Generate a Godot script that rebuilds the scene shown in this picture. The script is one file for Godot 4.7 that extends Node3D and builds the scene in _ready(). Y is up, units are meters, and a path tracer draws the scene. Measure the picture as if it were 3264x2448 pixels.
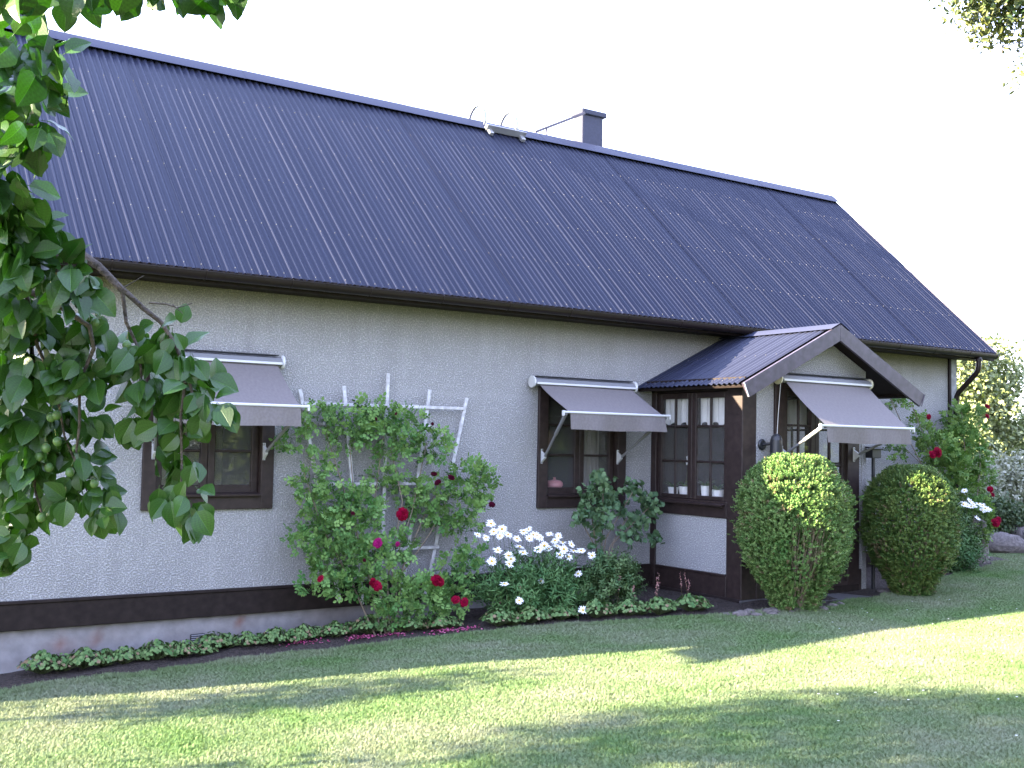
extends Node3D

const PITCH := 0.0727
var M := {}
var rng := RandomNumberGenerator.new()
var used := {}
var bump := FastNoiseLite.new()
var patch := FastNoiseLite.new()

# ---------------------------------------------------------------- geometry collector
class Geo:
	var v := PackedVector3Array()
	var n := PackedVector3Array()
	var t := PackedVector2Array()
	var c := PackedColorArray()
	var col := Color(1, 1, 1)

	func vert(p: Vector3, nn: Vector3, uv: Vector2, cc: Color) -> void:
		v.append(p)
		n.append(nn)
		t.append(uv)
		c.append(cc)

	func tri(a: Vector3, b: Vector3, d: Vector3, na = null, nb = null, nd = null, ua := Vector2(), ub := Vector2(), ud := Vector2()) -> void:
		var g: Vector3 = (b - a).cross(d - a)
		if g.length_squared() < 1e-16:
			return
		g = g.normalized()
		var want: Vector3 = g if na == null else na
		var x: Vector3 = want
		var y: Vector3 = want if nb == null else nb
		var z: Vector3 = want if nd == null else nd
		if g.dot(x + y + z) > 0.0:   # front faces run clockwise
			vert(a, x, ua, col)
			vert(d, z, ud, col)
			vert(b, y, ub, col)
		else:
			vert(a, x, ua, col)
			vert(b, y, ub, col)
			vert(d, z, ud, col)

	func quad(a: Vector3, b: Vector3, d: Vector3, e: Vector3, na = null, nb = null, nd = null, ne = null, ua := Vector2(0, 0), ub := Vector2(1, 0), ud := Vector2(1, 1), ue := Vector2(0, 1)) -> void:
		if na == null:
			var g: Vector3 = (d - a).cross(e - b)
			na = g.normalized()
		tri(a, b, d, na, nb, nd, ua, ub, ud)
		tri(a, d, e, na, nd, ne, ua, ud, ue)

	func box(center: Vector3, size: Vector3, ch := 0.004, bs := Basis()) -> void:
		var h := size / 2.0
		ch = minf(ch, minf(h.x, minf(h.y, h.z)) * 0.5)
		for ax in 3:
			var b := (ax + 1) % 3
			var d := (ax + 2) % 3
			for s in [-1.0, 1.0]:
				var q := []
				for k in [[-1, -1], [1, -1], [1, 1], [-1, 1]]:
					q.append(center + bs * bp(h, ch, ax, s, b, k[0], d, k[1]))
				var nn := Vector3()
				nn[ax] = s
				quad(q[0], q[1], q[2], q[3], bs * nn)
				for sb in [-1.0, 1.0]:   # edges between the faces ax and b
					var p := []
					p.append(center + bs * bp(h, ch, ax, s, b, sb, d, -1))
					p.append(center + bs * bp(h, ch, b, sb, d, -1, ax, s))
					p.append(center + bs * bp(h, ch, b, sb, d, 1, ax, s))
					p.append(center + bs * bp(h, ch, ax, s, b, sb, d, 1))
					var en := Vector3()
					en[ax] = s
					en[b] = sb
					quad(p[0], p[1], p[2], p[3], bs * en.normalized())
		for x in [-1.0, 1.0]:
			for y in [-1.0, 1.0]:
				for z in [-1.0, 1.0]:
					var cn := Vector3(x, y, z).normalized()
					tri(center + bs * bp(h, ch, 0, x, 1, y, 2, z), center + bs * bp(h, ch, 1, y, 2, z, 0, x), center + bs * bp(h, ch, 2, z, 0, x, 1, y), bs * cn, bs * cn, bs * cn)

	func bp(h: Vector3, ch: float, ax: int, s: float, b: int, sb: float, d: int, sd: float) -> Vector3:
		var r := Vector3()
		r[ax] = s * h[ax]
		r[b] = sb * (h[b] - ch)
		r[d] = sd * (h[d] - ch)
		return r

	func bar(a: Vector3, b: Vector3, w: float, d: float, side := Vector3(0, 0, 1), ch := 0.003) -> void:
		var y := (b - a).normalized()
		var z := (side - y * side.dot(y)).normalized()
		var x := y.cross(z)
		box((a + b) / 2.0, Vector3(w, a.distance_to(b), d), ch, Basis(x, y, z))

	func tube(p: Array, r: Array, seg := 8, caps := true) -> void:
		var rings := []
		var norms := []
		var up := Vector3(0.13, 0.97, 0.21)
		for i in p.size():
			var dir: Vector3 = (p[mini(i + 1, p.size() - 1)] - p[maxi(i - 1, 0)]).normalized()
			var x := up.cross(dir)
			if x.length() < 0.05:
				x = Vector3(1, 0, 0).cross(dir)
			x = x.normalized()
			var y := dir.cross(x).normalized()
			up = y if i == 0 else (dir.cross(x)).normalized()
			var ring := []
			var nr := []
			for k in seg:
				var a := TAU * k / seg
				var o := x * cos(a) + y * sin(a)
				ring.append(p[i] + o * r[mini(i, r.size() - 1)])
				nr.append(o)
			rings.append(ring)
			norms.append(nr)
		for i in p.size() - 1:
			for k in seg:
				var l := (k + 1) % seg
				quad(rings[i][k], rings[i][l], rings[i + 1][l], rings[i + 1][k], norms[i][k], norms[i][l], norms[i + 1][l], norms[i + 1][k])
		if caps:
			for e in [0, p.size() - 1]:
				var o: Vector3 = (p[0] - p[1]).normalized() if e == 0 else (p[e] - p[e - 1]).normalized()
				for k in seg:
					tri(p[e], rings[e][k], rings[e][(k + 1) % seg], o, o, o)

	func lathe(prof: Array, seg: int, at: Vector3, bs := Basis()) -> void:   # prof: Vector2(radius, height)
		for i in prof.size() - 1:
			var a: Vector2 = prof[i]
			var b: Vector2 = prof[i + 1]
			var d := (b - a).normalized()
			var o := Vector2(d.y, -d.x)
			for k in seg:
				var f := TAU * k / seg
				var g := TAU * (k + 1) / seg
				var cf := Vector3(cos(f), 0, sin(f))
				var cg := Vector3(cos(g), 0, sin(g))
				var nf := bs * (cf * o.x + Vector3(0, o.y, 0))
				var ng := bs * (cg * o.x + Vector3(0, o.y, 0))
				quad(at + bs * (cf * a.x + Vector3(0, a.y, 0)), at + bs * (cg * a.x + Vector3(0, a.y, 0)), at + bs * (cg * b.x + Vector3(0, b.y, 0)), at + bs * (cf * b.x + Vector3(0, b.y, 0)), nf, ng, ng, nf)

	func sweep(prof: Array, bs: Basis, at: Vector3, l0: float, l1: float, closed := true, caps := true, smooth := false) -> void:   # profile in bs.x, bs.y, run along bs.z
		var m := prof.size()
		var ns := []
		var last := m if closed else m - 1
		for i in last:
			var d: Vector2 = (prof[(i + 1) % m] - prof[i]).normalized()
			ns.append(Vector2(d.y, -d.x))
		for i in last:
			var a: Vector2 = prof[i]
			var b: Vector2 = prof[(i + 1) % m]
			var na: Vector2 = ns[i]
			var nb: Vector2 = ns[i]
			if smooth:
				na = (ns[i] + ns[(i + last - 1) % last if closed else maxi(i - 1, 0)]).normalized()
				nb = (ns[i] + ns[(i + 1) % last if closed else mini(i + 1, last - 1)]).normalized()
			var wa := bs.x * na.x + bs.y * na.y
			var wb := bs.x * nb.x + bs.y * nb.y
			var pa := at + bs.x * a.x + bs.y * a.y
			var pb := at + bs.x * b.x + bs.y * b.y
			quad(pa + bs.z * l0, pb + bs.z * l0, pb + bs.z * l1, pa + bs.z * l1, wa, wb, wb, wa)
		if caps and closed:
			var poly := PackedVector2Array(prof)
			var ix := Geometry2D.triangulate_polygon(poly)
			for e in [[l0, -1.0], [l1, 1.0]]:
				for k in range(0, ix.size(), 3):
					var q := []
					for j in 3:
						var w: Vector2 = prof[ix[k + j]]
						q.append(at + bs.x * w.x + bs.y * w.y + bs.z * e[0])
					tri(q[0], q[1], q[2], bs.z * e[1], bs.z * e[1], bs.z * e[1])

	# a leaf blade: from o along dir, its face towards up; folded along the midrib, bent down towards the tip
	func leaf(o: Vector3, dir: Vector3, up: Vector3, ln: float, wd: float, fold := 0.25, droop := 0.3, segs := 4, wave := 0.0) -> void:
		dir = dir.normalized()
		var side := dir.cross(up).normalized()
		var nn := side.cross(dir).normalized()
		var mid := []
		var lft := []
		var rgt := []
		var nm := []
		for i in segs + 1:
			var f := float(i) / segs
			var w: float = wd * 0.5 * pow(sin(PI * pow(f, 0.82)), 0.8) if i > 0 and i < segs else 0.0
			var m := o + dir * (ln * (f - 0.12 * droop * f * f)) - nn * (ln * droop * f * f * 0.5)
			mid.append(m)
			lft.append(m - side * w * (1.0 + wave * 0.5 * sin(f * 14.0)) + nn * w * (fold + wave * sin(f * 11.0 + ln * 900.0)))
			rgt.append(m + side * w * (1.0 + wave * 0.5 * sin(f * 13.0 + 2.0)) + nn * w * (fold + wave * sin(f * 10.0 + wd * 1300.0)))
			nm.append((nn + dir * droop * f).normalized())
		for i in segs:
			var f0 := float(i) / segs
			var f1 := float(i + 1) / segs
			var nl: Vector3 = (nm[i] + side * fold).normalized()
			var nr: Vector3 = (nm[i] - side * fold).normalized()
			if i == 0:
				tri(mid[0], mid[1], lft[1], nl, nl, nl, Vector2(0.5, 0), Vector2(0.5, f1), Vector2(0, f1))
				tri(mid[0], rgt[1], mid[1], nr, nr, nr, Vector2(0.5, 0), Vector2(1, f1), Vector2(0.5, f1))
			elif i == segs - 1:
				tri(mid[i], mid[i + 1], lft[i], nl, nl, nl, Vector2(0.5, f0), Vector2(0.5, 1), Vector2(0, f0))
				tri(mid[i], rgt[i], mid[i + 1], nr, nr, nr, Vector2(0.5, f0), Vector2(1, f0), Vector2(0.5, 1))
			else:
				quad(mid[i], mid[i + 1], lft[i + 1], lft[i], nl, nl, nl, nl, Vector2(0.5, f0), Vector2(0.5, f1), Vector2(0, f1), Vector2(0, f0))
				quad(mid[i], rgt[i], rgt[i + 1], mid[i + 1], nr, nr, nr, nr, Vector2(0.5, f0), Vector2(1, f0), Vector2(1, f1), Vector2(0.5, f1))

	func mesh() -> ArrayMesh:
		var a := []
		a.resize(Mesh.ARRAY_MAX)
		a[Mesh.ARRAY_VERTEX] = v
		a[Mesh.ARRAY_NORMAL] = n
		a[Mesh.ARRAY_TEX_UV] = t
		a[Mesh.ARRAY_COLOR] = c
		var m := ArrayMesh.new()
		m.add_surface_from_arrays(Mesh.PRIMITIVE_TRIANGLES, a)
		return m

# ---------------------------------------------------------------- nodes
func numbered(called: String, parent: Node) -> String:
	var key := str(parent.get_instance_id()) + called
	used[key] = used.get(key, -1) + 1
	return called if used[key] == 0 else "%s_%03d" % [called, used[key]]

func put(node: Node3D, called: String, parent: Node = self) -> Node3D:
	node.name = numbered(called, parent)
	parent.add_child(node, true)
	return node

func thing(called: String, label: String, category: String, at := Vector3.ZERO, group := "") -> Node3D:
	var o := Node3D.new()
	put(o, called)
	o.position = at
	return tag(o, label, category, group)

func tag(o: Node3D, label: String, category: String, group := "") -> Node3D:
	o.set_meta("label", label)
	o.set_meta("category", category)
	if group != "":
		o.set_meta("group", group)
	return o

func obj(called: String, g, m: Material, parent: Node = self) -> MeshInstance3D:
	var o := MeshInstance3D.new()
	o.mesh = g.mesh() if g is Geo else g
	o.material_override = m
	put(o, called, parent)
	return o

func stuff(o: Node3D) -> Node3D:
	o.set_meta("kind", "stuff")
	return o

func structure(o: Node3D) -> Node3D:
	o.set_meta("kind", "structure")
	return o

func many(called: String, g, m: Material, parent: Node, places: Array, tints: Array = []) -> MultiMeshInstance3D:
	var mm := MultiMesh.new()
	mm.transform_format = MultiMesh.TRANSFORM_3D
	mm.use_colors = tints.size() > 0
	mm.mesh = g.mesh() if g is Geo else g
	mm.instance_count = places.size()
	for i in places.size():
		mm.set_instance_transform(i, places[i])
		if tints.size() > 0:
			mm.set_instance_color(i, tints[i])
	var o := MultiMeshInstance3D.new()
	o.multimesh = mm
	o.material_override = m
	put(o, called, parent)
	o.set_meta("kind", "stuff")
	return o

# ---------------------------------------------------------------- materials
func mat(c: Color, rough := 0.6, metal := 0.0, spec := 0.5) -> StandardMaterial3D:   # c: real-world, linear
	var m := StandardMaterial3D.new()
	m.albedo_color = c.linear_to_srgb()
	m.roughness = rough
	m.metallic = metal
	m.metallic_specular = spec
	return m

func noise_tex(freq: float, size: int, kind := FastNoiseLite.TYPE_SIMPLEX_SMOOTH, oct := 4, lo := Color(0.8, 0.8, 0.8), hi := Color(1, 1, 1), sd := 1) -> NoiseTexture2D:
	var f := FastNoiseLite.new()
	f.noise_type = kind
	f.frequency = freq
	f.fractal_octaves = oct
	f.seed = sd
	if kind == FastNoiseLite.TYPE_CELLULAR:
		f.cellular_return_type = FastNoiseLite.RETURN_DISTANCE
	var n := NoiseTexture2D.new()
	n.width = size
	n.height = size
	n.seamless = true
	n.noise = f
	var gr := Gradient.new()
	gr.set_color(0, lo)
	gr.set_color(1, hi)
	n.color_ramp = gr
	return n

func grained(m: StandardMaterial3D, tex: Texture2D, per_metre: float, height: Texture2D = null, depth_cm := 0.0) -> StandardMaterial3D:
	m.albedo_texture = tex
	m.uv1_triplanar = true
	m.uv1_world_triplanar = true
	m.uv1_scale = Vector3.ONE * per_metre
	if height:
		m.heightmap_enabled = true
		m.heightmap_texture = height
		m.heightmap_scale = depth_cm
	return m

func leafy(c: Color, back: Color, rough := 0.45, tex: Texture2D = null) -> StandardMaterial3D:
	var m := mat(c, rough)
	m.vertex_color_use_as_albedo = true
	m.cull_mode = BaseMaterial3D.CULL_DISABLED
	m.backlight_enabled = true
	m.backlight = back.linear_to_srgb()
	m.albedo_texture = tex
	return m

func leaf_picture() -> ImageTexture:   # midrib and side veins, paler than the blade
	var im := Image.create(96, 160, false, Image.FORMAT_RGB8)
	for y in 160:
		for x in 96:
			var u := x / 95.0
			var w := y / 159.0
			var d := absf(u - 0.5)
			var mid := clampf(1.0 - d / 0.018, 0.0, 1.0)
			var k := fposmod((w - d * 0.75) * 8.5, 1.0)
			var vein := clampf(1.0 - absf(k - 0.5) / 0.07, 0.0, 1.0) * clampf(1.0 - d * 1.7, 0.0, 1.0)
			var b := 0.80 + 0.12 * sin(u * 23.0 + w * 31.0) * sin(w * 47.0 - u * 11.0) * 0.6
			var g := lerpf(b * 0.82, 1.0, maxf(mid, vein * 0.7))
			im.set_pixel(x, y, Color(g * (0.93 + 0.07 * maxf(mid, vein)), g, g * 0.92))
	return ImageTexture.create_from_image(im)

func materials() -> void:
	var fine := noise_tex(0.02, 512, FastNoiseLite.TYPE_SIMPLEX_SMOOTH, 5, Color(0.86, 0.86, 0.86), Color(1, 1, 1), 3)
	var wood := noise_tex(0.03, 256, FastNoiseLite.TYPE_SIMPLEX_SMOOTH, 4, Color(0.72, 0.7, 0.7), Color(1, 1, 1), 5)
	var peb := noise_tex(0.13, 512, FastNoiseLite.TYPE_CELLULAR, 2, Color(0.62, 0.62, 0.63), Color(1, 1, 1), 7)
	var pebh := noise_tex(0.13, 512, FastNoiseLite.TYPE_CELLULAR, 2, Color(0, 0, 0), Color(1, 1, 1), 7)
	M.wall = grained(mat(Color(0.540, 0.530, 0.525), 0.85), peb, 1.1, pebh, 1.2)
	M.wall.vertex_color_use_as_albedo = true
	M.wall_pale = grained(mat(Color(0.60, 0.60, 0.61), 0.45), peb, 1.1, pebh, 1.2)
	M.wall_pale.vertex_color_use_as_albedo = true
	M.plaster = grained(mat(Color(0.25, 0.24, 0.25), 0.9), fine, 0.7, noise_tex(0.05, 256, FastNoiseLite.TYPE_SIMPLEX_SMOOTH, 4, Color(0, 0, 0), Color(1, 1, 1), 9), 0.4)
	M.plaster.vertex_color_use_as_albedo = true
	M.brown = grained(mat(Color(0.038, 0.025, 0.023), 0.5, 0.0, 0.4), wood, 1.3)
	M.brown_dark = grained(mat(Color(0.023, 0.016, 0.0145), 0.65, 0.0, 0.3), wood, 1.3)
	M.fascia = grained(mat(Color(0.080, 0.066, 0.092), 0.38), wood, 1.1)
	M.gutter = mat(Color(0.016, 0.011, 0.010), 0.32, 0.0, 0.35)
	M.sheet = mat(Color(0.024, 0.027, 0.047), 0.33, 0.0, 0.22)
	M.cap = mat(Color(0.034, 0.038, 0.066), 0.5, 0.0, 0.2)
	M.screw = mat(Color(0.085, 0.085, 0.10), 0.5)
	M.chimney = grained(mat(Color(0.034, 0.038, 0.070), 0.75), fine, 2.0)
	M.grey_board = grained(mat(Color(0.30, 0.32, 0.35), 0.6), wood, 1.0)
	M.steel = mat(Color(0.30, 0.30, 0.32), 0.4, 0.6)
	M.white = mat(Color(0.55, 0.55, 0.56), 0.45)
	M.cream = mat(Color(0.55, 0.52, 0.40), 0.5)
	M.cloth = grained(mat(Color(0.185, 0.163, 0.160), 0.9), fine, 3.0)
	M.cloth.backlight_enabled = true
	M.cloth.backlight = Color(0.07, 0.055, 0.05).linear_to_srgb()
	M.alu = mat(Color(0.20, 0.20, 0.215), 0.45, 0.1)
	M.black = mat(Color(0.013, 0.014, 0.018), 0.4)
	M.pane = StandardMaterial3D.new()
	M.pane.albedo_color = Color(1, 1, 1, 0.05)
	M.pane.transparency = BaseMaterial3D.TRANSPARENCY_ALPHA
	M.pane.roughness = 0.02
	M.lace = mat(Color(0.62, 0.62, 0.62), 0.9)
	M.lace.backlight_enabled = true
	M.lace.backlight = Color(0.35, 0.35, 0.35).linear_to_srgb()
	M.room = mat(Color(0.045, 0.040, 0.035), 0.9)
	M.floor = mat(Color(0.12, 0.08, 0.05), 0.7)
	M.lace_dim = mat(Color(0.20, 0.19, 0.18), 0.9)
	M.pot = mat(Color(0.75, 0.75, 0.75), 0.3)
	M.pink = mat(Color(0.42, 0.17, 0.18), 0.4)
	M.trellis = grained(mat(Color(0.66, 0.66, 0.68), 0.55), wood, 1.5)
	M.soil = grained(mat(Color(0.072, 0.050, 0.042), 0.95), noise_tex(0.04, 512, FastNoiseLite.TYPE_SIMPLEX_SMOOTH, 5, Color(0.45, 0.42, 0.4), Color(1, 1, 1), 11), 1.0, noise_tex(0.06, 512, FastNoiseLite.TYPE_SIMPLEX_SMOOTH, 5, Color(0, 0, 0), Color(1, 1, 1), 12), 4.0)
	M.lawn = grained(mat(Color(0.10, 0.13, 0.06), 0.95), noise_tex(0.03, 512, FastNoiseLite.TYPE_SIMPLEX_SMOOTH, 5, Color(0.55, 0.62, 0.5), Color(1, 1, 0.9), 13), 0.8)
	M.stone = grained(mat(Color(0.24, 0.22, 0.22), 0.9), noise_tex(0.02, 512, FastNoiseLite.TYPE_SIMPLEX_SMOOTH, 5, Color(0.5, 0.48, 0.46), Color(1, 0.97, 0.95), 15), 1.6, noise_tex(0.03, 256, FastNoiseLite.TYPE_SIMPLEX_SMOOTH, 4, Color(0, 0, 0), Color(1, 1, 1), 16), 1.5)
	M.slate = grained(mat(Color(0.10, 0.095, 0.10), 0.85), fine, 2.0)
	M.bark = grained(mat(Color(0.115, 0.090, 0.075), 0.9), noise_tex(0.03, 256, FastNoiseLite.TYPE_SIMPLEX_SMOOTH, 4, Color(0.45, 0.45, 0.45), Color(1, 1, 1), 17), 4.0, noise_tex(0.05, 256, FastNoiseLite.TYPE_SIMPLEX_SMOOTH, 4, Color(0, 0, 0), Color(1, 1, 1), 18), 1.0)
	M.twig = mat(Color(0.16, 0.125, 0.09), 0.85)
	M.bare_stem = mat(Color(0.25, 0.20, 0.13), 0.85)
	M.stem = mat(Color(0.07, 0.085, 0.03), 0.6)
	var veins := leaf_picture()
	M.plum_leaf = leafy(Color(1, 1, 1), Color(0.28, 0.48, 0.03), 0.32, veins)
	M.plum_leaf.metallic_specular = 0.45
	M.plum_leaf.heightmap_enabled = true
	M.plum_leaf.heightmap_texture = veins
	M.plum_leaf.heightmap_scale = 0.05
	M.plum_leaf.heightmap_flip_texture = true
	M.leaf = leafy(Color(1, 1, 1), Color(0.10, 0.15, 0.015), 0.55)
	M.leaf.metallic_specular = 0.3
	M.pale_leaf = leafy(Color(1, 1, 1), Color(0.16, 0.19, 0.05), 0.5)
	M.grass = leafy(Color(1, 1, 1), Color(0.15, 0.19, 0.04), 0.6)
	M.grass.metallic_specular = 0.3
	M.petal_red = leafy(Color(1, 1, 1), Color(0.03, 0.001, 0.003), 0.75)
	M.petal_red.metallic_specular = 0.2
	M.petal_white = leafy(Color(0.82, 0.82, 0.82), Color(0.3, 0.3, 0.3), 0.6)
	M.yolk = mat(Color(0.55, 0.36, 0.03), 0.8)
	M.plum = mat(Color(0.070, 0.135, 0.035), 0.5)
	M.plum.subsurf_scatter_enabled = true
	M.plum.subsurf_scatter_strength = 0.2

# ---------------------------------------------------------------- ground
func gy(x: float, z: float) -> float:
	var xs := [-60.0, -6.0, 0.0, 1.5, 2.8, 4.3, 6.0, 8.0, 11.0, 14.0, 20.0, 60.0]
	var ys := [-0.9, -0.22, -0.14, -0.10, -0.05, 0.03, 0.12, 0.20, 0.22, 0.28, 0.40, 0.7]
	var y: float = ys[0]
	for i in xs.size() - 1:
		if x >= xs[i]:
			y = lerpf(ys[i], ys[i + 1], clampf((x - xs[i]) / (xs[i + 1] - xs[i]), 0, 1))
	y += clampf(z - 1.0, 0, 8) * 0.018 * (1.0 - smoothstep(3.0, 9.0, x))
	return y + bump.get_noise_2d(x, z) * 0.012

func bed_edge(x: float) -> float:
	var xs := [-3.0, 1.0, 1.6, 3.2, 4.7, 6.0, 7.1, 7.7, 8.4, 9.6, 11.0, 12.5, 14.2]
	var zs := [0.5, 0.55, 0.59, 0.66, 0.92, 1.22, 1.62, 1.86, 2.02, 1.78, 1.42, 0.95, 0.55]
	var z: float = zs[0]
	for i in xs.size() - 1:
		if x >= xs[i]:
			z = lerpf(zs[i], zs[i + 1], smoothstep(0.0, 1.0, clampf((x - xs[i]) / (xs[i + 1] - xs[i]), 0, 1)))
	return z + 0.03 * sin(x * 5.3) + 0.02 * sin(x * 13.1)

func build_ground() -> void:
	var xs := []
	var zs := []
	for k in 12:
		xs.append(-70.0 + k * 6.0)
		zs.append(-70.0 + k * 6.0)
	for k in 57:
		xs.append(-2.0 + k * 0.4)
	for k in 49:
		zs.append(-2.0 + k * 0.4)
	for k in 9:
		xs.append(26.0 + k * 6.0)
		zs.append(22.0 + k * 6.0)
	var g := Geo.new()
	for i in xs.size() - 1:
		for j in zs.size() - 1:
			var p := []
			var q := []
			for o in [[0, 0], [1, 0], [1, 1], [0, 1]]:
				var x: float = xs[i + o[0]]
				var z: float = zs[j + o[1]]
				p.append(Vector3(x, gy(x, z), z))
				q.append(Vector3(gy(x - 0.1, z) - gy(x + 0.1, z), 0.2, gy(x, z - 0.1) - gy(x, z + 0.1)).normalized())
			g.quad(p[0], p[1], p[2], p[3], q[0], q[1], q[2], q[3])
	structure(obj("lawn", g, M.lawn))
	# the planted bed: bare soil from the wall to a wavering edge
	g = Geo.new()
	var x := -3.0
	while x < 14.2:
		for j in 6:
			var p := []
			for o in [[0, 0], [1, 0], [1, 1], [0, 1]]:
				var xx: float = x + 0.15 * o[0]
				var z: float = bed_edge(xx) * (j + o[1]) / 6.0
				p.append(Vector3(xx, gy(xx, z) + 0.012 + (0.012 * sin(xx * 7.0 + z * 9.0) if j + o[1] < 6 else -0.004), z))
			g.quad(p[0], p[1], p[2], p[3])
		x += 0.15
	structure(obj("flower_bed", g, M.soil))
	# mown grass
	var blade := Geo.new()
	for k in 12:
		var a := rng.randf() * TAU
		var o := Vector3(cos(a), 0, sin(a)) * rng.randf_range(0.0, 0.024)
		var d := Vector3(cos(a * 1.7), 0, sin(a * 1.7)) * rng.randf_range(0.2, 0.9)
		var h := rng.randf_range(0.012, 0.024)
		var s := Vector3(-d.z, 0, d.x).normalized() * 0.0010
		var t1 := o + Vector3(0, h * 0.6, 0) + d * h * 0.35
		var t2 := o + Vector3(0, h, 0) + d * h
		blade.col = Color(1, 1, 1)
		blade.quad(o - s, o + s, t1 + s, t1 - s, null)
		blade.tri(t1 - s, t1 + s, t2)
	var places := []
	var tints := []
	var cam := Vector3(0, 1.75, 9.3)
	var fw := Vector3(0.56, 0, -0.828)
	var rt := Vector3(0.828, 0, 0.56)
	for k in 1000000:
		var px := rng.randf_range(-0.4, 19.0)
		var pz := rng.randf_range(-0.6, 7.6)
		var d := Vector3(px, 0, pz) - cam
		var dep := d.dot(fw)
		var sd := d.dot(rt)
		if dep < 4.6 or absf(sd) > dep * 0.60 + 0.5:
			continue
		if rng.randf() > clampf(1.55 - dep * 0.085, 0.25, 1.0):
			continue
		var e := bed_edge(px)
		if px < 14.0 and pz < e - 0.03 + 0.05 * rng.randf():
			continue
		var p := Vector3(px, gy(px, pz), pz)
		var s := rng.randf_range(0.8, 1.15) * (1.0 + 0.15 * patch.get_noise_2d(px * 3.0, pz * 3.0))
		if pz < e + 0.14 and px < 14.0:
			s *= rng.randf_range(1.2, 1.9)
		elif k % 90 == 0:
			s *= rng.randf_range(1.5, 2.1)
		places.append(Transform3D(Basis(Vector3.UP, rng.randf() * TAU).scaled(Vector3(1.1, s, 1.1)), p))
		var w := clampf(0.5 + 0.75 * patch.get_noise_2d(px, pz) + 0.3 * patch.get_noise_2d(px * 4.0, pz * 4.0) + rng.randf_range(-0.16, 0.16), 0, 1)
		tints.append(Color(0.104, 0.185, 0.056).lerp(Color(0.215, 0.235, 0.150), w))
	print("grass tufts ", places.size())
	many("lawn_grass", blade, M.grass, self, places, tints)

# ---------------------------------------------------------------- house
const WOOD := "M"

func wall_tint(y: float, x: float) -> Color:
	var n := 0.5 + 0.5 * patch.get_noise_2d(x * 2.2, y * 3.0)
	var moss := clampf((y - 2.55 - 0.25 * n) / 0.5, 0, 1) * (0.55 + 0.6 * n)
	var wet := clampf((0.85 - y) / 0.5, 0, 1) * clampf(n - 0.35, 0, 1) * (1.0 - smoothstep(2.0, 5.0, x))
	moss *= 0.75 + 0.45 * (1.0 - smoothstep(2.0, 5.0, x)) + 0.45 * smoothstep(10.0, 12.0, x)
	var base := 0.91 + 0.12 * n
	base -= 0.13 * clampf(patch.get_noise_2d(x * 16.0, y * 0.8 + 70.0) * 1.6, 0, 1) * clampf(0.25 + absf(y - 1.5) * 0.55, 0, 1)
	var c := Color(base, base, base)
	c = c.lerp(Color(0.46, 0.40, 0.17), clampf(moss, 0, 0.9))
	return c.lerp(Color(0.45, 0.46, 0.48), clampf(wet * 1.6, 0, 0.8))

func wall_panel(parent: Node, x0: float, x1: float, y0: float, y1: float, m: Material) -> void:   # a render-faced board 30 mm thick with its face at z = 0
	var g := Geo.new()
	var e := 0.0007
	var nx := maxi(1, int((x1 - x0) / 0.07))
	var ny := maxi(1, int((y1 - y0) / 0.2))
	for i in nx:
		for j in ny:
			var p := []
			for o in [[0, 0], [1, 0], [1, 1], [0, 1]]:
				p.append(Vector3(lerpf(x0 + e, x1 - e, float(i + o[0]) / nx), lerpf(y0, y1, float(j + o[1]) / ny), 0))
			for k in [[0, 1, 2], [0, 2, 3]]:
				var n0 := g.v.size()
				g.tri(p[k[0]], p[k[1]], p[k[2]], Vector3(0, 0, 1))
				for q in range(n0, g.v.size()):
					g.c[q] = wall_tint(g.v[q].y, g.v[q].x)
	g.col = Color(1, 1, 1)
	for s in [x0 + e, x1 - e]:
		g.quad(Vector3(s, y0, 0), Vector3(s, y1, 0), Vector3(s, y1, -0.03), Vector3(s, y0, -0.03), Vector3(-1 if s < (x0 + x1) / 2 else 1, 0, 0))
	for s in [y0, y1]:
		g.quad(Vector3(x0 + e, s, 0), Vector3(x1 - e, s, 0), Vector3(x1 - e, s, -0.03), Vector3(x0 + e, s, -0.03), Vector3(0, -1 if s == y0 else 1, 0))
	obj("wall_panel", g, m, parent)

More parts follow.
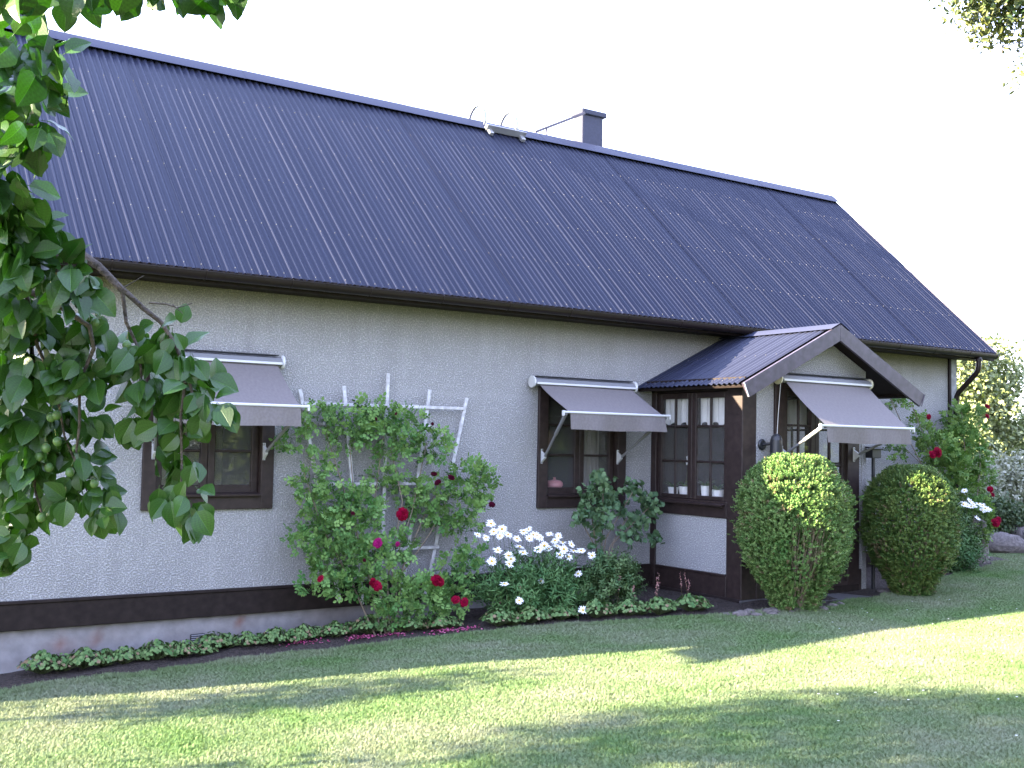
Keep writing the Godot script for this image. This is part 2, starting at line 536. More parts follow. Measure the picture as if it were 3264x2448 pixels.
# a casement window or glazed door leaf group: outer casing w x h with its lower left corner at 'at' in the frame bs (x along, y up, z outwards)
func window(parent: Node, called: String, at: Vector3, bs: Basis, w: float, h: float, cs: Array, recess: float, sashes: Array, bars_y: Array, vbars: int, sill: bool, casing := true) -> void:
	var g := Geo.new()
	var l: float = cs[0]
	var r: float = cs[1]
	var b: float = cs[2]
	var t: float = cs[3]
	var f := func(x: float, y: float, z: float) -> Vector3: return at + bs * Vector3(x, y, z)
	if casing:
		g.box(f.call(l / 2, h / 2, 0.005), Vector3(l, h, 0.034), 0.004, bs)
		g.box(f.call(w - r / 2, h / 2, 0.005), Vector3(r, h, 0.034), 0.004, bs)
		g.box(f.call((l + w - r) / 2, b / 2, 0.004), Vector3(w - l - r, b, 0.034), 0.004, bs)
		g.box(f.call((l + w - r) / 2, h - t / 2, 0.004), Vector3(w - l - r, t, 0.034), 0.004, bs)
		# reveal boards back to the sashes
		g.box(f.call(l - 0.012, h / 2, -recess / 2 - 0.025), Vector3(0.024, h - 0.05, recess + 0.03), 0.002, bs)
		g.box(f.call(w - r + 0.012, h / 2, -recess / 2 - 0.025), Vector3(0.024, h - 0.05, recess + 0.03), 0.002, bs)
		g.box(f.call(w / 2, h - t + 0.012, -recess / 2 - 0.025), Vector3(w - l - r - 0.002, 0.024, recess + 0.03), 0.002, bs)
		g.box(f.call(w / 2, b - 0.012, -recess / 2 - 0.025), Vector3(w - l - r - 0.002, 0.024, recess + 0.03), 0.002, bs)
	else:
		g.box(f.call(w / 2, 0.012, -recess - 0.03), Vector3(w, 0.024, 0.05), 0.002, bs)
	var win := obj(called, g, M.brown, parent)
	var x := l
	var wide := w - l - r
	for i in sashes.size():
		var sw: float = sashes[i] * wide
		var y0 := b + 0.002
		var y1 := h - t - 0.002
		var st := 0.062
		var z := -recess
		g = Geo.new()
		g.box(f.call(x + st / 2 + 0.002, (y0 + y1) / 2, z), Vector3(st, y1 - y0, 0.045), 0.005, bs)
		g.box(f.call(x + sw - st / 2 - 0.002, (y0 + y1) / 2, z), Vector3(st, y1 - y0, 0.045), 0.005, bs)
		var rail := 0.09 if casing else 0.042
		g.box(f.call(x + sw / 2, y0 + rail / 2, z - 0.001), Vector3(sw - 2 * st - 0.004, rail, 0.045), 0.005, bs)
		g.box(f.call(x + sw / 2, y1 - st / 2, z - 0.001), Vector3(sw - 2 * st - 0.004, st, 0.045), 0.005, bs)
		obj("sash", g, M.brown, win)
		var gx0 := x + st + 0.002
		var gx1 := x + sw - st - 0.002
		var gy0 := y0 + rail
		var gy1 := y1 - st
		var ys := [gy0]
		for yb in bars_y:
			ys.append(yb)
			g = Geo.new()
			g.box(f.call((gx0 + gx1) / 2, yb, z), Vector3(gx1 - gx0, 0.024, 0.03), 0.006, bs)
			obj("glazing_bar", g, M.brown, win)
		ys.append(gy1)
		var xs := [gx0]
		for k in vbars:
			var xb := lerpf(gx0, gx1, (k + 1.0) / (vbars + 1.0))
			xs.append(xb)
			g = Geo.new()
			g.box(f.call(xb, (gy0 + gy1) / 2, z + 0.002), Vector3(0.024, gy1 - gy0, 0.03), 0.006, bs)
			obj("glazing_bar", g, M.brown, win)
		xs.append(gx1)
		for a in xs.size() - 1:
			for c in ys.size() - 1:
				g = Geo.new()
				var tilt := rng.randf_range(-0.0012, 0.0012)
				g.quad(f.call(xs[a], ys[c], z - 0.004 + tilt), f.call(xs[a + 1], ys[c], z - 0.004), f.call(xs[a + 1], ys[c + 1], z - 0.004 - tilt), f.call(xs[a], ys[c + 1], z - 0.004))
				obj("pane", g, M.pane, win)
		x += sw
	if sill:
		g = Geo.new()
		g.box(f.call(w / 2, b + 0.012, -recess / 2 + 0.035), Vector3(w - l - r - 0.004, 0.022, recess + 0.045), 0.004, bs * Basis(Vector3.RIGHT, 0.12))
		obj("sill", g, M.brown, win)

func corrugated(width: float, ln: float, amp: float, sd: int, nl := 10) -> ArrayMesh:   # across x, up y, standing out along z
	var r := RandomNumberGenerator.new()
	r.seed = sd
	var waves := int(round(width / PITCH))
	var per := 14
	var crest := []
	for k in waves + 1:
		crest.append([r.randf_range(-0.0055, 0.0022), r.randf_range(-0.0008, 0.0008), r.randf() * TAU, r.randf_range(0.6, 1.5)])
	var dish := r.randf_range(-0.0008, 0.0008)
	var g := Geo.new()
	var pts := []
	for j in nl + 1:
		var row := []
		var y := ln * j / nl
		for i in waves * per + 1:
			var x := float(i) / per
			var k := mini(int(x + 0.5), waves)
			var cr: Array = crest[k]
			var wgt := 0.5 + 0.5 * cos(TAU * x)
			var z: float = amp * cos(TAU * x) + wgt * (cr[0] + cr[1] * sin(cr[2] + y * cr[3] * 2.2)) + dish * sin(PI * x / waves)
			row.append(Vector3(x * PITCH, y, z))
		pts.append(row)
	var nrm := []
	for j in nl + 1:
		var row := []
		for i in waves * per + 1:
			var dx: Vector3 = pts[j][mini(i + 1, waves * per)] - pts[j][maxi(i - 1, 0)]
			var dy: Vector3 = pts[mini(j + 1, nl)][i] - pts[maxi(j - 1, 0)][i]
			row.append(dx.cross(dy).normalized())
		nrm.append(row)
	for j in nl:
		for i in waves * per:
			g.quad(pts[j][i], pts[j][i + 1], pts[j + 1][i + 1], pts[j + 1][i], nrm[j][i], nrm[j][i + 1], nrm[j + 1][i + 1], nrm[j + 1][i])
	# the cut edge at the eave, 2 mm of metal
	for i in waves * per:
		var o := Vector3(0, 0, -0.002)
		g.quad(pts[0][i], pts[0][i + 1], pts[0][i + 1] + o, pts[0][i] + o, Vector3(0, -1, 0))
	return g.mesh()

func build_house() -> void:
	var house := thing("house", "long single-storey house with grey pebbledash walls, brown trim and dark corrugated roof", "house")
	var x0 := -1.4
	var x1 := 13.82
	# front wall in boards, with the window openings left out
	var edges := [-1.4, -1.0, -0.3, 0.6, 1.6, 2.65, 3.71, 4.95, 5.50, 6.66, 7.75, 8.17, 9.3, 10.1, 11.6, 12.7, 13.62]
	for i in edges.size() - 1:
		if i == 5 or i == 9:
			var lo := 1.185 if i == 5 else 1.135
			wall_panel(house, edges[i], edges[i + 1], 0.44, lo, M.wall)
			wall_panel(house, edges[i], edges[i + 1], 2.37, 3.12, M.wall)
		else:
			wall_panel(house, edges[i], edges[i + 1], 0.44, 3.12, M.wall)
	# the other walls, seen from nowhere but closing the rooms
	var g := Geo.new()
	for s in [x0, x1]:
		var o := 0.12 if s == x0 else -0.12
		var prof := [Vector3(s, 0.2, 0), Vector3(s, 3.12, 0), Vector3(s, 5.72, -2.577), Vector3(s, 3.12, -5.15), Vector3(s, 0.2, -5.15)]
		for k in [[0, 1, 2], [0, 2, 3], [0, 3, 4]]:
			for e in [0.0, o]:
				var d := Vector3(e, 0, 0)
				g.tri(prof[k[0]] + d, prof[k[1]] + d, prof[k[2]] + d, Vector3(-1 if (s == x0) == (e == 0.0) else 1, 0, 0))
	g.box(Vector3((x0 + x1) / 2, 1.66, -5.09), Vector3(x1 - x0 - 0.01, 2.92, 0.12))
	obj("gable_and_rear_walls", g, M.wall, house)
	g = Geo.new()
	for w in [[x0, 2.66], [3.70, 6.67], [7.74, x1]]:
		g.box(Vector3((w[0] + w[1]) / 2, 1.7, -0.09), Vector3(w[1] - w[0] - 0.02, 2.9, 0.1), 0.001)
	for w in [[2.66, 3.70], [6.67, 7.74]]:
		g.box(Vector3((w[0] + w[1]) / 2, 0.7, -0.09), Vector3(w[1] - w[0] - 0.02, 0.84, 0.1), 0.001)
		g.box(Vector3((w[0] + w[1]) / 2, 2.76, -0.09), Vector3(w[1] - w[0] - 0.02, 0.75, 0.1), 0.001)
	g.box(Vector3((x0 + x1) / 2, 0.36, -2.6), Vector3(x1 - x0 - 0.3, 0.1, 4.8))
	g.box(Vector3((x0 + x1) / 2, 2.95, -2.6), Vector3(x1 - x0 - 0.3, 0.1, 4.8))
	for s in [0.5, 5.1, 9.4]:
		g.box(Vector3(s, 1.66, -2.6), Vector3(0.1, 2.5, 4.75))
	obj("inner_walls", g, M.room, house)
	# foundation, base board
	g = Geo.new()
	var fx := x0
	while fx < x1 - 0.01:
		var f1 := minf(fx + 0.07, x1)
		for j in 10:
			var p := []
			for o in [[0, 0], [1, 0], [1, 1], [0, 1]]:
				p.append(Vector3(lerpf(fx, f1, o[0]), lerpf(-0.45, 0.235, (j + o[1]) / 10.0), -0.015))
			for k in [[0, 1, 2], [0, 2, 3]]:
				var n0 := g.v.size()
				g.tri(p[k[0]], p[k[1]], p[k[2]], Vector3(0, 0, 1))
				for q in range(n0, g.v.size()):
					var s := clampf(0.5 + 0.9 * patch.get_noise_2d(g.v[q].x * 2.5, g.v[q].y * 6.0 + 40.0), 0, 1)
					var fc := Color(1, 1, 1).lerp(Color(0.72, 0.62, 0.55), s * 0.5)
					var fp: Vector3 = g.v[q]
					fc = fc.lerp(Color(0.34, 0.33, 0.26), clampf((fp.y - 0.165) / 0.07, 0, 1) * clampf(0.5 + patch.get_noise_2d(fp.x * 9.0, 3.0), 0, 1) * 0.8)
					for rust in [[1.93, 0.07], [2.02, 0.10], [2.06, 0.04], [2.13, 0.07], [2.27, 0.06], [2.30, 0.12], [2.75, 0.0], [3.5, 0.16]]:
						fc = fc.lerp(Color(0.62, 0.22, 0.12), 0.75 * clampf(1.0 - Vector2(fp.x - rust[0], (fp.y - rust[1]) * 0.6).length() / 0.05, 0, 1))
					g.c[q] = fc
		fx = f1
	g.box(Vector3((x0 + x1) / 2, -0.1, -0.12), Vector3(x1 - x0, 0.66, 0.2))
	obj("foundation", g, M.plaster, house)
	g = Geo.new()
	for w in [[x0, 8.165], [10.11, 13.6]]:
		g.box(Vector3((w[0] + w[1]) / 2, 0.335, 0.008), Vector3(w[1] - w[0], 0.205, 0.035), 0.005)
		g.box(Vector3((w[0] + w[1]) / 2, 0.447, 0.014), Vector3(w[1] - w[0], 0.026, 0.05), 0.006)
	obj("base_board", g, M.brown_dark, house)
	# vent
	g = Geo.new()
	g.box(Vector3(3.131, 0.046, -0.008), Vector3(0.125, 0.09, 0.012), 0.003)
	var vent := obj("vent", g, M.black, house)
	for k in 5:
		g = Geo.new()
		g.box(Vector3(3.131, 0.012 + k * 0.017, 0.001), Vector3(0.112, 0.009, 0.01), 0.002, Basis(Vector3.RIGHT, 0.5))
		obj("slat", g, M.alu, vent)
	# corner boards at the right gable
	g = Geo.new()
	g.box(Vector3(13.635, 1.8, 0.012), Vector3(0.05, 2.65, 0.03))
	obj("corner_trim", g, M.brown_dark, house)
	g = Geo.new()
	g.box(Vector3(13.735, 1.8, -0.005), Vector3(0.145, 2.68, 0.03))
	obj("corner_board", g, M.grey_board, house)
	# windows
	var id := Basis()
	window(house, "window", Vector3(2.61, 1.14, 0.012), id, 1.14, 1.27, [0.115, 0.115, 0.115, 0.115], 0.075, [0.5, 0.5], [0.50, 0.82], 0, true)
	window(house, "window", Vector3(6.62, 1.095, 0.012), id, 1.17, 1.31, [0.115, 0.115, 0.115, 0.115], 0.075, [0.5, 0.5], [0.545, 0.86], 0, true)
	build_roof(house)
	build_porch(house)

func build_roof(house: Node3D) -> void:
	var up := Vector3(0, 0.681, -0.7323)
	var nn := Vector3(0, 0.7323, 0.681)
	var eave := Vector3(0, 3.14, 0.35)
	var ln := 3.97
	var base := Geo.new()
	for s in [1.0, -1.0]:
		var u := Vector3(0, up.y, up.z * s)
		var n2 := Vector3(0, nn.y, nn.z * s)
		var e := Vector3(0, 3.14, 0.35 if s > 0 else -5.505)
		base.box(Vector3(6.18, 0, 0) + e + u * (ln / 2 + 0.06) - n2 * 0.055, Vector3(15.9, ln - 0.14, 0.05), 0.004, Basis(Vector3(s, 0, 0), u, n2))
	var roof := obj("roof", base, M.brown_dark, house)
	var meshes := []
	for k in 4:
		meshes.append(corrugated(PITCH * 12, ln, 0.0115, 20 + k))
	for s in [1.0, -1.0]:
		var u := Vector3(0, up.y, up.z * s)
		var n2 := Vector3(0, nn.y, nn.z * s)
		for k in 20:
			var xs := -1.85 + k * PITCH * 11
			var e := Vector3(xs if s > 0 else xs + PITCH * 12, eave.y, 0.35 if s > 0 else -5.505)
			var o := obj("roof_sheet", meshes[(k * 7 + (2 if s < 0 else 0)) % 4], M.sheet, roof)
			var lift := 0.0005 * (k % 2)
			var b := Basis(Vector3(s, 0, 0), u, n2) * Basis(Vector3.UP, rng.randf_range(-0.0004, 0.0004))
			o.transform = Transform3D(b, e + n2 * lift)
	# screws on every second crest, in rows
	var dome := Geo.new()
	dome.lathe([Vector2(0.0065, 0), Vector2(0.006, 0.003), Vector2(0.003, 0.005), Vector2(0, 0.006)], 6, Vector3.ZERO)
	var places := []
	for row in [0.05, 0.83, 1.63, 2.43, 3.23]:
		for k in range(0, 220, 2):
			places.append(Transform3D(Basis(Vector3(1, 0, 0), nn, Vector3(1, 0, 0).cross(nn)), eave + Vector3(-1.85 + (k + (1 if row > 2 and row < 3 else 0)) * PITCH, 0, 0) + up * (row + rng.randf_range(-0.012, 0.012)) + nn * 0.0125))
	for k in 27:
		places.append(Transform3D(Basis(Vector3(1, 0, 0), nn, Vector3(1, 0, 0).cross(nn)), eave + Vector3(-1.75 + k * 0.58, 0, 0) + up * 3.86 + nn * 0.017))
	many("screws", dome, M.screw, roof, places)
	# ridge capping in lapped lengths
	var rx := -1.88
	var k := 0
	while rx < 14.1:
		var l1 := minf(rx + 2.05, 14.2)
		var d := 0.002 * (k % 2)
		var prof := []
		for q in [[-0.19, -0.140], [-0.175, -0.127], [-0.045, -0.012], [-0.02, 0.004], [0.0, 0.010], [0.02, 0.004], [0.045, -0.012], [0.175, -0.127], [0.19, -0.140]]:
			prof.append(Vector2(-q[0], q[1] + d + 0.022))
		var gg := Geo.new()
		gg.sweep(prof, Basis(Vector3(0, 0, 1), Vector3(0, 1, 0), Vector3(1, 0, 0)), Vector3(0, 5.862, -2.577), rx, l1 + 0.05, false, false, true)
		obj("ridge_cap", gg, M.cap, roof)
		rx = l1
		k += 1
	# verge flashing at both gables
	for s in [-1.86, 14.22]:
		var gg := Geo.new()
		for q in [1.0, -1.0]:
			var u := Vector3(0, up.y, up.z * q)
			var n2 := Vector3(0, nn.y, nn.z * q)
			var e := Vector3(s, 3.14, 0.35 if q > 0 else -5.505)
			gg.box(e + u * (ln / 2) - n2 * 0.04, Vector3(0.022, ln, 0.11), 0.003, Basis(Vector3(q, 0, 0), u, n2))
		obj("verge_board", gg, M.fascia, roof)
	# eaves: soffit, fascia, gutter with joints and brackets, downpipe
	var g := Geo.new()
	g.box(Vector3(6.18, 3.055, 0.165), Vector3(15.9, 0.02, 0.32), 0.003)
	g.box(Vector3(6.18, 3.055, -5.32), Vector3(15.9, 0.02, 0.32), 0.003)
	obj("soffit", g, M.brown_dark, house)
	g = Geo.new()
	g.box(Vector3(6.18, 3.09, 0.333), Vector3(16.0, 0.12, 0.024), 0.003)
	obj("fascia_board", g, M.brown_dark, house)
	var half := []
	for a in 13:
		var f := PI + PI * a / 12.0
		half.append(Vector2(cos(f) * 0.057, sin(f) * 0.057))
	half.append(Vector2(0.057, 0.004))
	half.append(Vector2(0.063, 0.008))
	half.append(Vector2(0.063, 0.002))
	for a in 13:
		var f := TAU - PI * a / 12.0
		half.append(Vector2(cos(f) * 0.053, sin(f) * 0.053))
	var gx := -1.95
	var seam := 0
	while gx < 14.05:
		var l1 := minf(gx + 3.0, 14.1)
		g = Geo.new()
		g.sweep(half, Basis(Vector3(0, 0, 1), Vector3(0, 1, 0), Vector3(1, 0, 0)), Vector3(0, 3.108 - 0.0009 * seam, 0.402), gx, l1, true, true, false)
		var gut := obj("gutter", g, M.gutter, house)
		g = Geo.new()
		var ring := []
		for q in half:
			ring.append(q * 1.06)
		g.sweep(ring, Basis(Vector3(0, 0, 1), Vector3(0, 1, 0), Vector3(1, 0, 0)), Vector3(0, 3.108, 0.402), l1 - 0.035, l1 + 0.035 if l1 < 14 else l1 + 0.004, true, true, false)
		obj("joint", g, M.gutter, gut)
		for b in 4:
			g = Geo.new()
			var bx := gx + 0.4 + b * 0.75
			if bx < l1:
				var pth := []
				for a in 9:
					var f := PI + PI * a / 8.0
					pth.append(Vector3(bx, 3.108 + sin(f) * 0.060, 0.402 + cos(f) * 0.060))
				pth.append(Vector3(bx, 3.118, 0.466))
				g.tube(pth, [0.004], 5)
				obj("bracket", g, M.gutter, gut)
		gx = l1
		seam += 1
	g = Geo.new()
	g.lathe([Vector2(0.0, -0.005), Vector2(0.048, 0), Vector2(0.048, 0.03), Vector2(0.036, 0.055)], 14, Vector3(13.72, 3.0, 0.402))
	g.tube([Vector3(13.72, 3.06, 0.402), Vector3(13.72, 2.94, 0.402), Vector3(13.72, 2.88, 0.395), Vector3(13.72, 2.83, 0.36), Vector3(13.70, 2.58, 0.11), Vector3(13.70, 2.52, 0.08), Vector3(13.70, 2.44, 0.072), Vector3(13.70, 0.4, 0.072), Vector3(13.70, 0.3, 0.11), Vector3(13.70, 0.26, 0.17)], [0.036], 12)
	var pipe := obj("downpipe", g, M.gutter, house)
	for y in [2.35, 1.35, 0.6]:
		g = Geo.new()
		g.box(Vector3(13.70, y, 0.052), Vector3(0.086, 0.022, 0.115), 0.003)
		obj("pipe_clip", g, M.gutter, pipe)
	# chimney with its slab, safety rail, hooped ladder seat
	g = Geo.new()
	g.box(Vector3(9.53, 5.95, -2.96), Vector3(0.37, 0.96, 0.19), 0.008)
	var ch := obj("chimney", g, M.chimney, house)
	g = Geo.new()
	g.box(Vector3(9.535, 6.445, -2.96), Vector3(0.44, 0.075, 0.26), 0.01)
	obj("chimney_slab", g, M.chimney, ch)
	g = Geo.new()
	g.box(Vector3(9.42, 5.80, -2.62), Vector3(0.13, 0.05, 0.16), 0.006, Basis(Vector3.RIGHT, 0.35))
	obj("flashing", g, M.white, ch)
	g = Geo.new()
	g.bar(Vector3(8.50, 5.985, -2.80), Vector3(9.335, 6.40, -2.80), 0.035, 0.02)
	g.bar(Vector3(8.68, 5.72, -2.80), Vector3(8.68, 6.07, -2.80), 0.02, 0.02)
	g.bar(Vector3(8.50, 5.70, -2.80), Vector3(8.50, 6.0, -2.80), 0.02, 0.02)
	obj("chimney_stay", g, M.fascia, house)
	g = Geo.new()
	var seat := eave + up * 3.80 + nn * 0.06
	g.box(seat + Vector3(7.72, 0, 0), Vector3(0.58, 0.045, 0.07), 0.006, Basis(Vector3(1, 0, 0), up, nn))
	g.box(seat + Vector3(7.72, 0, 0) - up * 0.05 + nn * 0.015, Vector3(0.60, 0.012, 0.09), 0.003, Basis(Vector3(1, 0, 0), up, nn))
	var step := obj("roof_step", g, M.steel, house)
	for hx in [7.47, 7.96]:
		g = Geo.new()
		var pth := []
		for a in 15:
			var f := -0.45 + (PI + 0.55) * a / 14.0
			pth.append(Vector3(hx, 5.905 + sin(f) * 0.205, -2.66 + cos(f) * 0.20))
		for a in 14:
			g.bar(pth[a], pth[a + 1], 0.035, 0.008, Vector3(0, pth[a].y - 5.905, pth[a].z + 2.66).normalized(), 0.001)
		obj("hoop", g, M.steel, step)
		g = Geo.new()
		g.box(seat + Vector3(hx, 0, 0) - up * 0.06 - nn * 0.02, Vector3(0.06, 0.16, 0.05), 0.006, Basis(Vector3(1, 0, 0), up, nn))
		obj("foot", g, M.steel, step)
	g = Geo.new()
	g.tube([Vector3(14.15, 5.6, -2.577), Vector3(14.15, 6.35, -2.577)], [0.003, 0.002], 5)
	obj("aerial", g, M.steel, house)

func build_porch(house: Node3D) -> void:
	var xl := 8.17
	var xr := 10.10
	var zf := 1.385
	var g := Geo.new()
	g.box(Vector3(9.135, 0.02, 0.70), Vector3(1.99, 0.42, 1.42), 0.01)
	obj("porch_plinth", g, M.slate, house)
	g = Geo.new()
	g.box(Vector3(9.135, 0.26, 0.7), Vector3(1.84, 0.05, 1.28), 0.004)
	obj("porch_floor", g, M.room, house)
	g = Geo.new()
	g.box(Vector3(9.135, 2.42, 0.7), Vector3(1.88, 0.02, 1.3), 0.004)
	obj("porch_ceiling", g, M.room, house)
	for s in [0, 1]:
		var sx := xl if s == 0 else xr
		var o := 1.0 if s == 0 else -1.0     # inwards
		g = Geo.new()
		g.box(Vector3(sx + o * (0.10 if s == 0 else 0.04), 1.33, 1.278), Vector3(0.205 if s == 0 else 0.085, 2.22, 0.215), 0.006)
		obj("porch_post", g, M.brown if s == 0 else M.wall, house)
		g = Geo.new()
		g.box(Vector3(sx + o * 0.05, 1.33, 0.044), Vector3(0.10, 2.22, 0.082), 0.005)
		obj("porch_stile", g, M.brown, house)
		g = Geo.new()
		g.box(Vector3(sx + o * 0.05, 0.335, 0.63), Vector3(0.105, 0.225, 1.08), 0.005)
		g.box(Vector3(sx + o * 0.045, 0.452, 0.628), Vector3(0.125, 0.022, 1.078), 0.006)
		obj("porch_base_board", g, M.brown, house)
		g = Geo.new()
		g.tube([Vector3(sx - o * 0.012, 0.215, 0.01), Vector3(sx - o * 0.012, 0.215, 1.39)], [0.024], 10)
		obj("base_moulding", g, M.brown_dark, house)
		g = Geo.new()
		g.box(Vector3(sx + o * 0.05, 1.115, 0.63), Vector3(0.104, 0.17, 1.08), 0.005)
		obj("porch_rail", g, M.brown, house)
		g = Geo.new()
		g.box(Vector3(sx + o * 0.055, 2.39, 0.63), Vector3(0.11, 0.11, 1.08), 0.005)
		obj("porch_head", g, M.brown_dark, house)
		# pebbledash infill
		g = Geo.new()
		g.box(Vector3(sx + o * 0.05, 0.745, 0.63), Vector3(0.07, 0.565, 1.081), 0.001)
		obj("infill_panel", g, M.wall_pale, house)
		# glazing
		var bs := Basis(Vector3(0, 0, 1), Vector3.UP, Vector3(-1, 0, 0)) if s == 0 else Basis(Vector3(0, 0, -1), Vector3.UP, Vector3(1, 0, 0))
		window(house, "porch_window", Vector3(sx + o * 0.0, 1.2, 0.087 if s == 0 else 1.168), bs, 1.081, 1.135, [0.0, 0.0, 0.0, 0.0], 0.045, [0.5, 0.5], [0.40, 0.775], 1, false, false)
		g = Geo.new()
		g.box(Vector3(sx - o * 0.012, 1.165, 0.62), Vector3(0.075, 0.02, 1.05), 0.004, Basis(Vector3(0, 0, 1), o * 0.25))
		obj("porch_sill", g, M.brown, house)
		g = Geo.new()
		g.box(Vector3(sx + o * 0.16, 1.208, 0.63), Vector3(0.20, 0.03, 1.08), 0.004)
		obj("inner_sill", g, M.room, house)
	g = Geo.new()
	g.box(Vector3(9.135, 1.33, 0.012), Vector3(1.72, 2.15, 0.02), 0.003)
	obj("inner_lining", g, M.brown_dark, house)
	# front: pebbledash beside and above the glazed double door
	for w in [[8.372, 8.625], [9.945, 10.012]]:
		wall_panel_at(house, w[0], w[1], 0.46, 2.46, zf)
		g = Geo.new()
		g.box(Vector3((w[0] + w[1]) / 2, 0.345, zf - 0.02), Vector3(w[1] - w[0], 0.23, 0.06), 0.005)
		obj("porch_base_board", g, M.brown, house)
	g = Geo.new()
	var tri := [Vector2(8.20, 2.44), Vector2(10.09, 2.44), Vector2(10.09, 2.62), Vector2(9.335, 2.98)]
	g.sweep(tri, Basis(Vector3.RIGHT, Vector3.UP, Vector3(0, 0, 1)), Vector3.ZERO, zf - 0.04, zf - 0.003, true, true)
	obj("gable_panel", g, M.wall, house)
	g = Geo.new()
	g.box(Vector3(9.30, 0.262, zf - 0.005), Vector3(1.30, 0.08, 0.06), 0.004)
	obj("threshold", g, M.brown_dark, house)
	window(house, "door", Vector3(8.622, 0.30, zf + 0.006), Basis(), 1.325, 2.16, [0.15, 0.19, 0.05, 0.09], 0.03, [0.5, 0.5], [0.86, 1.28, 1.70], 1, false)
	for k in 2:
		g = Geo.new()
		g.box(Vector3(9.02 + k * 0.49, 0.765, zf - 0.02), Vector3(0.37, 0.66, 0.03), 0.004)
		for q in 4:
			g.box(Vector3(8.885 + k * 0.49 + q * 0.09, 0.765, zf - 0.003), Vector3(0.08, 0.64, 0.008), 0.003)
		obj("door_panel", g, M.brown, house)
	g = Geo.new()
	g.box(Vector3(9.30, 1.30, zf + 0.03), Vector3(0.11, 0.018, 0.018), 0.005)
	g.box(Vector3(9.25, 1.30, zf + 0.012), Vector3(0.035, 0.16, 0.01), 0.003)
	obj("door_handle", g, M.steel, house)
	g = Geo.new()
	g.box(Vector3(9.3, 0.16, 1.58), Vector3(1.35, 0.12, 0.36), 0.012)
	obj("door_step", g, M.slate, house)
	# roof of the porch
	var lnn := 1.55
	var base := Geo.new()
	for s in [1.0, -1.0]:
		var u := Vector3(0.902 * s, 0.432, 0)
		var n2 := Vector3(-0.432 * s, 0.902, 0)
		var e := Vector3(9.335 - 1.405 * s, 2.385, 0)
		base.box(e + u * lnn / 2 - n2 * 0.04 + Vector3(0, 0, 0.80), Vector3(lnn - 0.06, 0.03, 1.60), 0.003, Basis(u, n2, u.cross(n2)))
	var pr := obj("porch_roof", base, M.brown_dark, house)
	var me := corrugated(PITCH * 12, lnn, 0.0095, 31, 5)
	var me2 := corrugated(PITCH * 12, lnn, 0.0095, 32, 5)
	for s in [1.0, -1.0]:
		var u := Vector3(0.902 * s, 0.432, 0)
		var n2 := Vector3(-0.432 * s, 0.902, 0)
		for k in 2:
			var o := obj("roof_sheet", me if k == 0 else me2, M.sheet, pr)
			var b := Basis(u.cross(n2), u, n2)
			o.transform = Transform3D(b, Vector3(9.335 - 1.405 * s, 2.39, (-0.09 + k * PITCH * 11) if b.x.z > 0 else (-0.09 + k * PITCH * 11 + PITCH * 12)) + n2 * 0.002 * k)
	g = Geo.new()
	var rp := []
	for q in [[-0.15, -0.062], [-0.13, -0.050], [-0.02, 0.003], [0, 0.008], [0.02, 0.003], [0.13, -0.050], [0.15, -0.062]]:
		rp.append(Vector2(q[0], q[1]))
	g.sweep(rp, Basis(Vector3.RIGHT, Vector3.UP, Vector3(0, 0, 1)), Vector3(9.335, 3.076, 0), 0.0, 1.655, false, false, true)
	obj("ridge_cap", g, M.cap, pr)
	var dome := Geo.new()
	dome.lathe([Vector2(0.0065, 0), Vector2(0.006, 0.003), Vector2(0.003, 0.005), Vector2(0, 0.006)], 6, Vector3.ZERO)
	var places := []
	for row in [0.06, 0.75]:
		for k in 11:
			var n2 := Vector3(-0.432, 0.902, 0)
			places.append(Transform3D(Basis(n2.cross(Vector3(0, 0, 1)), n2, Vector3(0, 0, 1)), Vector3(7.93, 2.39, -0.09 + 2 * k * PITCH + PITCH) + Vector3(0.902, 0.432, 0) * row + n2 * 0.011))
	many("screws", dome, M.screw, pr, places)
	for s in [1.0, -1.0]:
		var u := Vector3(0.902 * s, 0.432, 0)
		var n2 := Vector3(-0.432 * s, 0.902, 0)
		g = Geo.new()
		var a := Vector3(9.335 - 1.43 * s, 2.385, 1.645)
		var tl := [Vector2(0, 0.0), Vector2(0.02, -0.155), Vector2(1.585, -0.155 * 1.0), Vector2(1.585, 0.0)]
		var pts := []
		for q in tl:
			pts.append(a + u * q.x + n2 * q.y)
		pts[2] = Vector3(9.335 - 0.002 * s, a.y + 1.43 / 0.902 * 0.432 - 0.172, 1.645)
		pts[3] = Vector3(9.335 - 0.002 * s, a.y + 1.43 / 0.902 * 0.432, 1.645)
		var prof := []
		for q in pts:
			prof.append(Vector2(q.x, q.y))
		if s < 0:
			prof.reverse()
		g.sweep(prof, Basis(Vector3.RIGHT, Vector3.UP, Vector3(0, 0, 1)), Vector3.ZERO, 1.625, 1.655, true, true)
		obj("barge_board", g, M.fascia, house)
		g = Geo.new()
		g.box(a + Vector3(0, -0.045, -0.86) + u * 0.17, Vector3(0.025, 0.10, 1.5), 0.004)
		obj("eave_board", g, M.brown_dark, house)
		g = Geo.new()
		g.box(a + u * 0.005 + n2 * -0.072 + Vector3(0, 0, 0.014), Vector3(0.012, 0.15, 0.006), 0.001, Basis(u, n2, u.cross(n2)))
		obj("barge_end", g, M.white if s > 0 else M.fascia, house)

func wall_panel_at(parent: Node, x0: float, x1: float, y0: float, y1: float, z: float) -> void:
	var g := Geo.new()
	g.box(Vector3((x0 + x1) / 2, (y0 + y1) / 2, z - 0.03), Vector3(x1 - x0, y1 - y0, 0.055), 0.002)
	obj("wall_panel", g, M.wall, parent)

